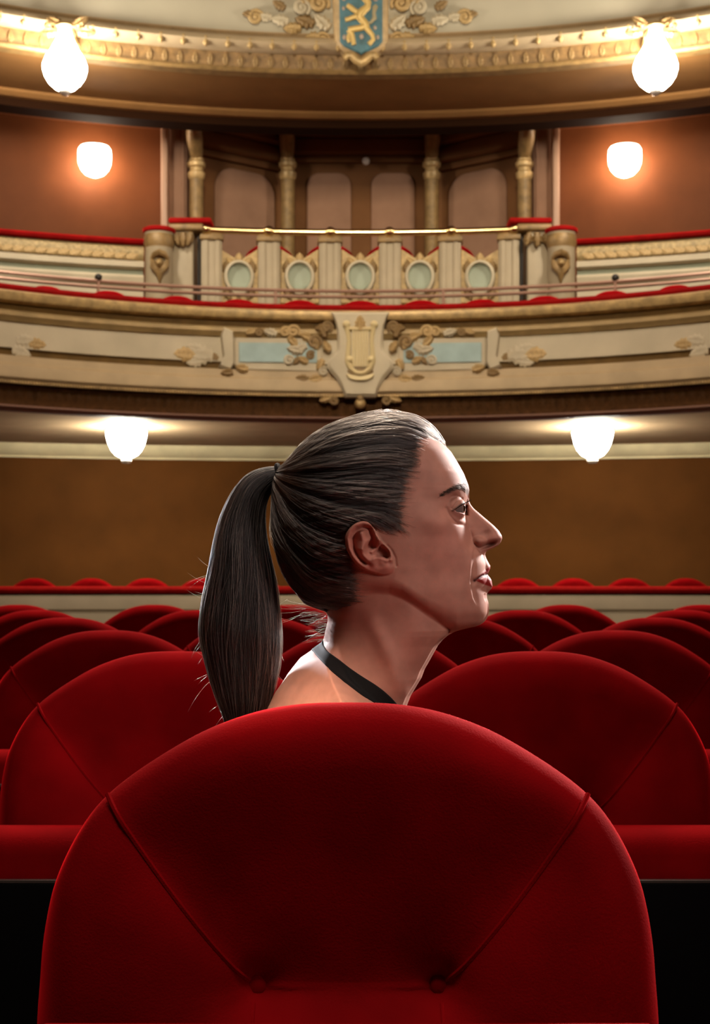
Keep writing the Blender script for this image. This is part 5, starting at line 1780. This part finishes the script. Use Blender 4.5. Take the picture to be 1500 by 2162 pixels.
def comb(n, side, seed, lift=(0.3, 4.0), stray=0.0, t_lo=0.0, proud=None, lead_max=22.0, front=False):
    r = np.random.default_rng(seed)
    s = r.random(n) ** 0.95
    lock = np.round(s * 46 + 0.8 * np.sin(s * 37)) / 46
    s = np.clip(s * 0.42 + lock * 0.58 + r.normal(0, 0.0035, n), 0, 1)
    t0 = t_lo + (1 - t_lo) * r.random(n) * 0.78
    t0 = np.where(r.random(n) < 0.36, r.random(n) ** 2 * 0.12, t0)
    if front:
        t0 = r.random(n) * 0.05
    t1 = np.minimum(1, t0 + (0.05 if front else 0.25) + r.random(n) * (0.35 if front else 0.9))
    T = t0[:, None] + (t1 - t0)[:, None] * np.linspace(0, 1, NP_)[None]
    P = guide(s, T)
    ph, am, fr = r.random(n) * 6.28, r.normal(0, 1.5 + stray * 6, n), 1 + 2.5 * r.random(n)
    wob = am[:, None] * np.sin(ph[:, None] + fr[:, None] * T * 3) * np.sin(np.clip((1 - T) * 6, 0, PI / 2)) * sstep(0, 0.06, T)
    lead = np.where(t0 < 0.06, r.random(n) ** (1.2 if front else 2) * lead_max, 0)       # some hairs start a little in front of the hairline
    d0 = P[:, 0] - P[:, 3]
    d0 /= np.linalg.norm(d0, axis=-1, keepdims=True) + 1e-9
    P = P + d0[:, None] * (lead[:, None] * np.linspace(1, 0, NP_)[None] ** 5)[..., None]
    dP = np.gradient(P, axis=1)
    nn = np.stack([-dP[..., 1], dP[..., 0]], -1)
    nn /= np.linalg.norm(nn, axis=-1, keepdims=True) + 1e-9
    P = P + nn * wob[..., None]
    # from what the camera sees to the head's own coordinates
    w0, _ = hair_w(P[..., 0], P[..., 1])
    mx, my = near(P[..., 0], P[..., 1], w0)
    hb, hf = lk(HXB, my), np.minimum(lk(HXF, my), 941)
    my = np.clip(my, 869.6, 1290)
    hb, hf = lk(HXB, my), np.minimum(lk(HXF, my), 941)
    mx = np.clip(mx, hb + 0.4, hf - 0.4)
    w, m = hair_w(mx, my)
    lf = lift[0] + (lift[1] - lift[0]) * r.random(n) ** 1.6
    lf = lf + 4.5 * (0.5 + 0.5 * np.sin(lock * 911.0)) * (0.6 + 0.4 * r.random(n))          # some locks stand proud of their neighbours
    w = w + lf[:, None] * (0.6 + 0.4 * np.sin(ph[:, None] + T * 9)) * sstep(0, 0.1, T - t0[:, None]) - 2.5 * (1 - sstep(0, 0.06, T - t0[:, None]))
    # outward push at the outline, where the sideways direction runs along the surface
    X = to_world(mx, my, w, side)
    e = np.clip(1 - np.minimum(mx - hb, hf - mx) / 26, 0, 1)
    cxm = 760.0
    ox, oy = (mx - cxm), (my - 1040.0)
    L = np.hypot(ox, oy)
    X[..., 0] += ox / L * e * lf[:, None] * SP_ * 0.8
    X[..., 2] -= oy / L * e * lf[:, None] * SP_ * 0.8
    ok = m > 0.06
    sd = sdf(mx, my, HAIRP) + np.abs(r.normal(0, 30.0 if front else 8.0, n))[:, None]
    ok = (sd > 0) & (sdf(mx, my, EAR) < 1.0)
    out = []
    for i in range(n):
        if proud is not None and math.sin(lock[i] * 911.0) < proud:
            continue
        good = ok[i]
        if good.sum() < 6:
            continue
        k = int(np.argmax(good))
        bad = np.where(~good[k:])[0]
        e_ = k + (bad[0] if len(bad) else NP_ - k)
        if e_ - k >= 6:
            out.append(X[i, k:e_])
    return out


M['midhair'] = hair_material('mid_brown_hair', (0.045, 0.033, 0.025, 1))
curves_obj('hair_strands', comb(8000, 1, 3) + comb(2600, -1, 5), 0.00021, M['hair'], hair)
curves_obj('lighter_strands', comb(7500, 1, 17, (1.5, 5.0), 0.12, 0.0, 0.25), 0.00019, M['midhair'], hair)['label'] = 'lighter brown strands'  # raised locks coloured lighter, so the gaps between look shaded
curves_obj('baby_hairs', comb(1500, 1, 33, (0.2, 1.2), 0.25, 0.0, None, 40.0, True), 0.00010, M['midhair'], hair)['label'] = 'fine short hairs along the hairline'
curves_obj('grey_strands', comb(1300, 1, 9, (3.0, 6.5), 0.6, 0.0, -0.2), 0.00016, M['greyhair'], hair)['label'] = 'fine grey strands'

# the ponytail
PL = resample([(592, 986), (575, 985), (548, 990), (520, 1004), (497, 1030), (475, 1070), (458, 1120), (443, 1200), (427, 1280), (424, 1340), (438, 1410), (456, 1470), (472, 1515), (486, 1560)], 60)
PR = resample([(593, 1012), (588, 1020), (580, 1030), (572, 1042), (564, 1062), (561, 1090), (563, 1130), (572, 1180), (583, 1230), (590, 1290), (593, 1350), (589, 1400), (579, 1450), (566, 1500), (548, 1540), (520, 1566)], 60)
PC, PH = (PL + PR) / 2, (PL - PR) / 2
PT = np.linspace(0, 1, 60)
DEP = np.interp(PT, [0, 0.05, 0.15, 0.35, 0.6, 0.85, 1], [13, 20, 34, 50, 56, 40, 16])


def tail_pt(t, a, r):
    """t along, (a, r) across the bundle -> world"""
    k = np.clip(t, 0, 1) * 59
    j = np.clip(k.astype(int), 0, 58)
    q = k - j
    c = PC[j] * (1 - q)[..., None] + PC[j + 1] * q[..., None]
    h = PH[j] * (1 - q)[..., None] + PH[j + 1] * q[..., None]
    d = DEP[j] * (1 - q) + DEP[j + 1] * q
    p = c + h * (r * np.cos(a))[..., None]
    w = d * r * np.sin(a)
    X = to_world(p[..., 0], p[..., 1], w, 1)
    return X


na = 28
tt = np.linspace(0, 0.97, 46)
A = np.linspace(0, 2 * PI, na, endpoint=False)
core = tail_pt(np.repeat(tt[:, None], na, 1), np.repeat(A[None], 46, 0), np.full((46, na), 0.90) * np.interp(tt, [0, 0.9, 0.97], [1, 1, 0.35])[:, None] * (1 + 0.06 * np.sin(A * 5)[None] + 0.04 * np.sin(A * 9 + 2)[None]))
Vc = core.reshape(-1, 3)
fc = [[i * na + k, i * na + (k + 1) % na, (i + 1) * na + (k + 1) % na, (i + 1) * na + k] for i in range(45) for k in range(na)]
fc += [list(range(na)), [45 * na + k for k in range(na)][::-1]]
tail = put('ponytail', mesh_np('ponytail', Vc, fc, M['haircap']), person)
r = np.random.default_rng(21)
strands = []
N = 5200
a = r.random(N) * 2 * PI
lock = np.round(a / (2 * PI) * 34) / 34 * 2 * PI
a = a * 0.5 + lock * 0.5
rr = 0.90 + 0.12 * r.random(N)
t0 = np.where(r.random(N) < 0.6, 0.0, r.random(N) * 0.6)
t1 = np.minimum(1, np.maximum(t0 + 0.3, 0.72 + 0.30 * r.random(N)))
T = t0[:, None] + (t1 - t0)[:, None] * np.linspace(0, 1, 24)[None]
ph = r.random(N) * 6.28
aw = a[:, None] + 0.16 * np.sin(ph[:, None] + T * 5) + r.normal(0, 0.10, N)[:, None] * T
rw = rr[:, None] + 0.03 * np.sin(ph[:, None] * 2 + T * 7) * T
X = tail_pt(T, aw, rw)
curves_obj('ponytail_strands', list(X), 0.00024, M['hair'], tail)
N = 260
a = r.random(N) * PI
t0 = r.random(N) * 0.6
T = t0[:, None] + (0.2 + 0.3 * r.random(N))[:, None] * np.linspace(0, 1, 20)[None]
X = tail_pt(np.clip(T, 0, 1), a[:, None] + r.normal(0, 0.25, N)[:, None] * (T - t0[:, None]) * 3, 1.0 + 0.05 * r.random(N)[:, None] + 0.10 * r.random(N)[:, None] * (T - t0[:, None]))
curves_obj('grey_strands', list(X), 0.00016, M['greyhair'], tail)['label'] = 'fine grey strands'
# flyaway hairs: off the ponytail and at the nape
fly = []
for k in range(26):
    side = -1 if k % 3 else 1
    t = 0.45 + 0.5 * r.random()
    p0 = (PL if side < 0 else PR)[int(t * 59)]
    ln = 20 + 55 * r.random()
    dx = side * ln * (0.4 + 0.5 * r.random())
    dy = ln * (0.3 + 0.7 * r.random()) * (1 if r.random() < 0.8 else -0.4)
    u = np.linspace(0, 1, 12)
    fly.append(to_world(p0[0] - side * 8 + dx * u, p0[1] + dy * (0.5 * u + 0.5 * u ** 2), 6 * r.normal() + 10 * u * r.normal(), 1))
for k in range(80):
    b = np.array([640 + 58 * r.random(), 1268 + 30 * r.random()])
    if r.random() < 0.55:
        b = np.array([688 + 6 * r.random(), 1295 + 55 * r.random()])
    ln = 18 + 46 * r.random()
    an = math.radians(150 + 75 * r.random())
    u = np.linspace(0, 1, 12)
    cv = r.normal(0, 14)
    fly.append(to_world(b[0] + ln * u * math.cos(an) + cv * u * (1 - u), b[1] + ln * u * abs(math.sin(an)) * (0.9 - 1.3 * r.random()) + cv * u * u * 0.5, 30 * r.random() - 4 + 8 * r.normal() * u, 1))
for k in range(60):                                    # wisps over the temple and in front of the ear
    s = 0.22 + 0.40 * r.random()
    P = guide(np.array([s]), np.linspace(0, 0.16 + 0.2 * r.random(), 12)[None])[0]
    P = P + np.c_[np.linspace(1, 0, 12) * (4 + 12 * r.random()), np.linspace(1, 0, 12) ** 2 * r.normal(4, 12)]
    wv = body_w(*near(P[:, 0], P[:, 1], 115)) + 2 + 6 * np.sin(np.linspace(0, PI, 12)) * r.random()
    mx, my = near(P[:, 0], P[:, 1], wv)
    fly.append(to_world(mx, my, np.maximum(wv, hair_w(mx, my)[0] * hair_mask(mx, my)), 1))
curves_obj('loose_hairs', fly, 0.00009, M['midhair'], hair, 0.2)['label'] = 'fine loose hairs'
# tie
tp = []
for k in range(25):
    b = 2 * PI * k / 24
    tp.append(to_world(590 + 4 * math.cos(b), 999 + 15.5 * math.cos(b), 16 * math.sin(b), 1))
MB().tube([tuple(p) for p in tp], 0.0038, 8).build('hair_tie', mat('black_elastic', (0.006, 0.005, 0.005, 1), 0.7), person)

# eyebrow and lashes
bs = []
r = np.random.default_rng(5)
up_ = resample([(934, 1047), (944, 1037), (955, 1029), (967, 1023), (981, 1021), (993, 1022)], 50)
lo_ = resample([(938, 1048), (946, 1044), (955, 1039), (967, 1035), (979, 1038), (989, 1047)], 50)
for s in (1, -1):
    for k in range(150):
        i = int(r.random() * 46)
        f = r.random()
        p = lo_[i] * (1 - f) + up_[i] * f
        L = 7 + 5 * r.random()
        u = np.linspace(0, 1, 5)
        dirx, diry = -0.75 - 0.2 * r.random(), -0.55 * (1 - f) + 0.25 * f + r.normal(0, 0.15)
        if i > 34:
            dirx, diry = -0.60, -0.55 + 0.3 * f
        P = p[None] + np.c_[dirx * u, diry * u] * L
        w0 = body_w(*near(P[:, 0], P[:, 1], 65))
        mx, my = near(P[:, 0], P[:, 1], w0)
        bs.append(to_world(mx, my, body_w(mx, my) + 0.1 + 0.6 * np.sin(u * PI), s))
curves_obj('eyebrow', bs, 0.00010, M['brow'], person, 0.2)
ls = []
ln_ = resample([(957, 1078), (964, 1073), (972, 1067.5), (980, 1062.5), (986, 1060)], 40)
for s in (1, -1):
    for k in range(70):
        i = int(r.random() * 39)
        p = ln_[i]
        L = 6 + 9 * (i / 39)
        u = np.linspace(0, 1, 6)
        P = p[None] + np.c_[u * L * (0.75 + 0.2 * r.random()), -u * L * (0.18 + 0.25 * u)]
        mx0, my0 = near(p[0], p[1], 74)
        w = float(53 + math.sqrt(max(28.0 ** 2 - (mx0 - ex) ** 2 - (my0 - ey) ** 2, 0))) + 5 * u
        mx, my = near(P[:, 0], P[:, 1], 74)
        ls.append(to_world(mx, my, w, s))
curves_obj('eyelashes', ls, 0.00016, M['brow'], person, 0.2)

# ------------------------------------------------------------------ black halter dress and its neck strap
M['cloth'] = mat('black_satin', (0.004, 0.004, 0.0045, 1), 0.75, spec=0.12, sheen=(0.05, 0.4, (1, 1, 1, 1)))
SU_ = resample([(676, 1351), (681, 1357), (693, 1376), (727.7, 1402), (762, 1426), (796.5, 1448), (819.5, 1466.5), (838, 1486.5), (850, 1508), (857, 1535), (860, 1580)], 60)
SL_ = resample([(655, 1369), (660, 1373), (673, 1389), (698, 1414), (732, 1442), (766, 1468), (797, 1487), (814, 1506), (825, 1524), (831, 1545), (833, 1585)], 60)


def wsee(px, py):
    """half width of the skin seen at photo position (px, py), and its mid-plane place"""
    w = np.full(np.shape(px), 90.0)
    for _ in range(8):
        mx, my = near(px, py, w)
        mx = np.clip(mx, lk(XB, my) + 0.2, lk(XF, my) - 0.2)
        w = 0.5 * w + 0.5 * body_w(mx, my)
    mx, my = near(px, py, w)
    mx = np.clip(mx, lk(XB, my) + 0.2, lk(XF, my) - 0.2)
    return mx, my, body_w(mx, my)


sv, sf = [], []
nc_ = 9
lay = []
for q in np.linspace(0, 1, nc_):
    P = SL_ * (1 - q) + SU_ * q
    mx, my, w = wsee(P[:, 0], P[:, 1])
    w = w + 3.2
    w[0] = np.maximum(w[0] * 0.0, 0)
    # keep the ribbon smooth along its length
    w = np.r_[w[0], g1(w[1:], 1.5)]
    X = to_world(mx, my, w, 1)
    lay.append(X)
for s in (1, -1):
    base = len(sv)
    for X in lay:
        Y = X.copy()
        if s < 0:
            Y[:, 1] = 2 * D0 - Y[:, 1]
        sv += [tuple(p) for p in Y]
    for i in range(nc_ - 1):
        for k in range(59):
            a_ = base + i * 60 + k
            sf.append((a_, a_ + 1, a_ + 61, a_ + 60))
strap_me = mesh_data('strap', sv, sf, M['cloth'])
# dress: a shell over the trunk from the bust down to the knees
rows = np.r_[np.arange(1570, 2360, 14), [2360, 2440, 2560, 2700, 2800]]
def dress_w(px, py):
    b = body_w(px, np.minimum(py, 2340))
    fl_ = np.interp(py, [1570, 2300, 2440, 2800], [5, 6, 14, 40])
    return np.where(b > 0, b + fl_, 0)
dxb = lambda p: lk(XB, np.minimum(p, 2300)) - np.interp(p, [1570, 1600, 2300, 2500, 2800], [3, 5, 7, 20, 60])
dxf = lambda p: lk(XF, np.minimum(p, 2300)) + np.interp(p, [1570, 1600, 2300, 2500, 2800], [3, 5, 9, 90, 200])
def dress_w2(px, py):
    xb, xf = dxb(py), dxf(py)
    k = np.clip((px - xb) / (xf - xb), 0, 1)
    pb, pf_ = lk(XB, np.minimum(py, 2300)), lk(XF, np.minimum(py, 2300))
    return dress_w(pb + (pf_ - pb) * k, py) + 5 * np.sin(k * PI) ** 0.5
V, faces, _, _ = loft(rows, 60, dxb, dxf, dress_w2)
dress = put('halter_dress', mesh_np('halter_dress', V, faces, M['cloth']), person)
dress['label'] = 'black halter dress'
st = put('neck_strap', strap_me, dress)
sm = st.modifiers.new('thickness', 'SOLIDIFY')
sm.thickness, sm.offset = 0.0016, 0
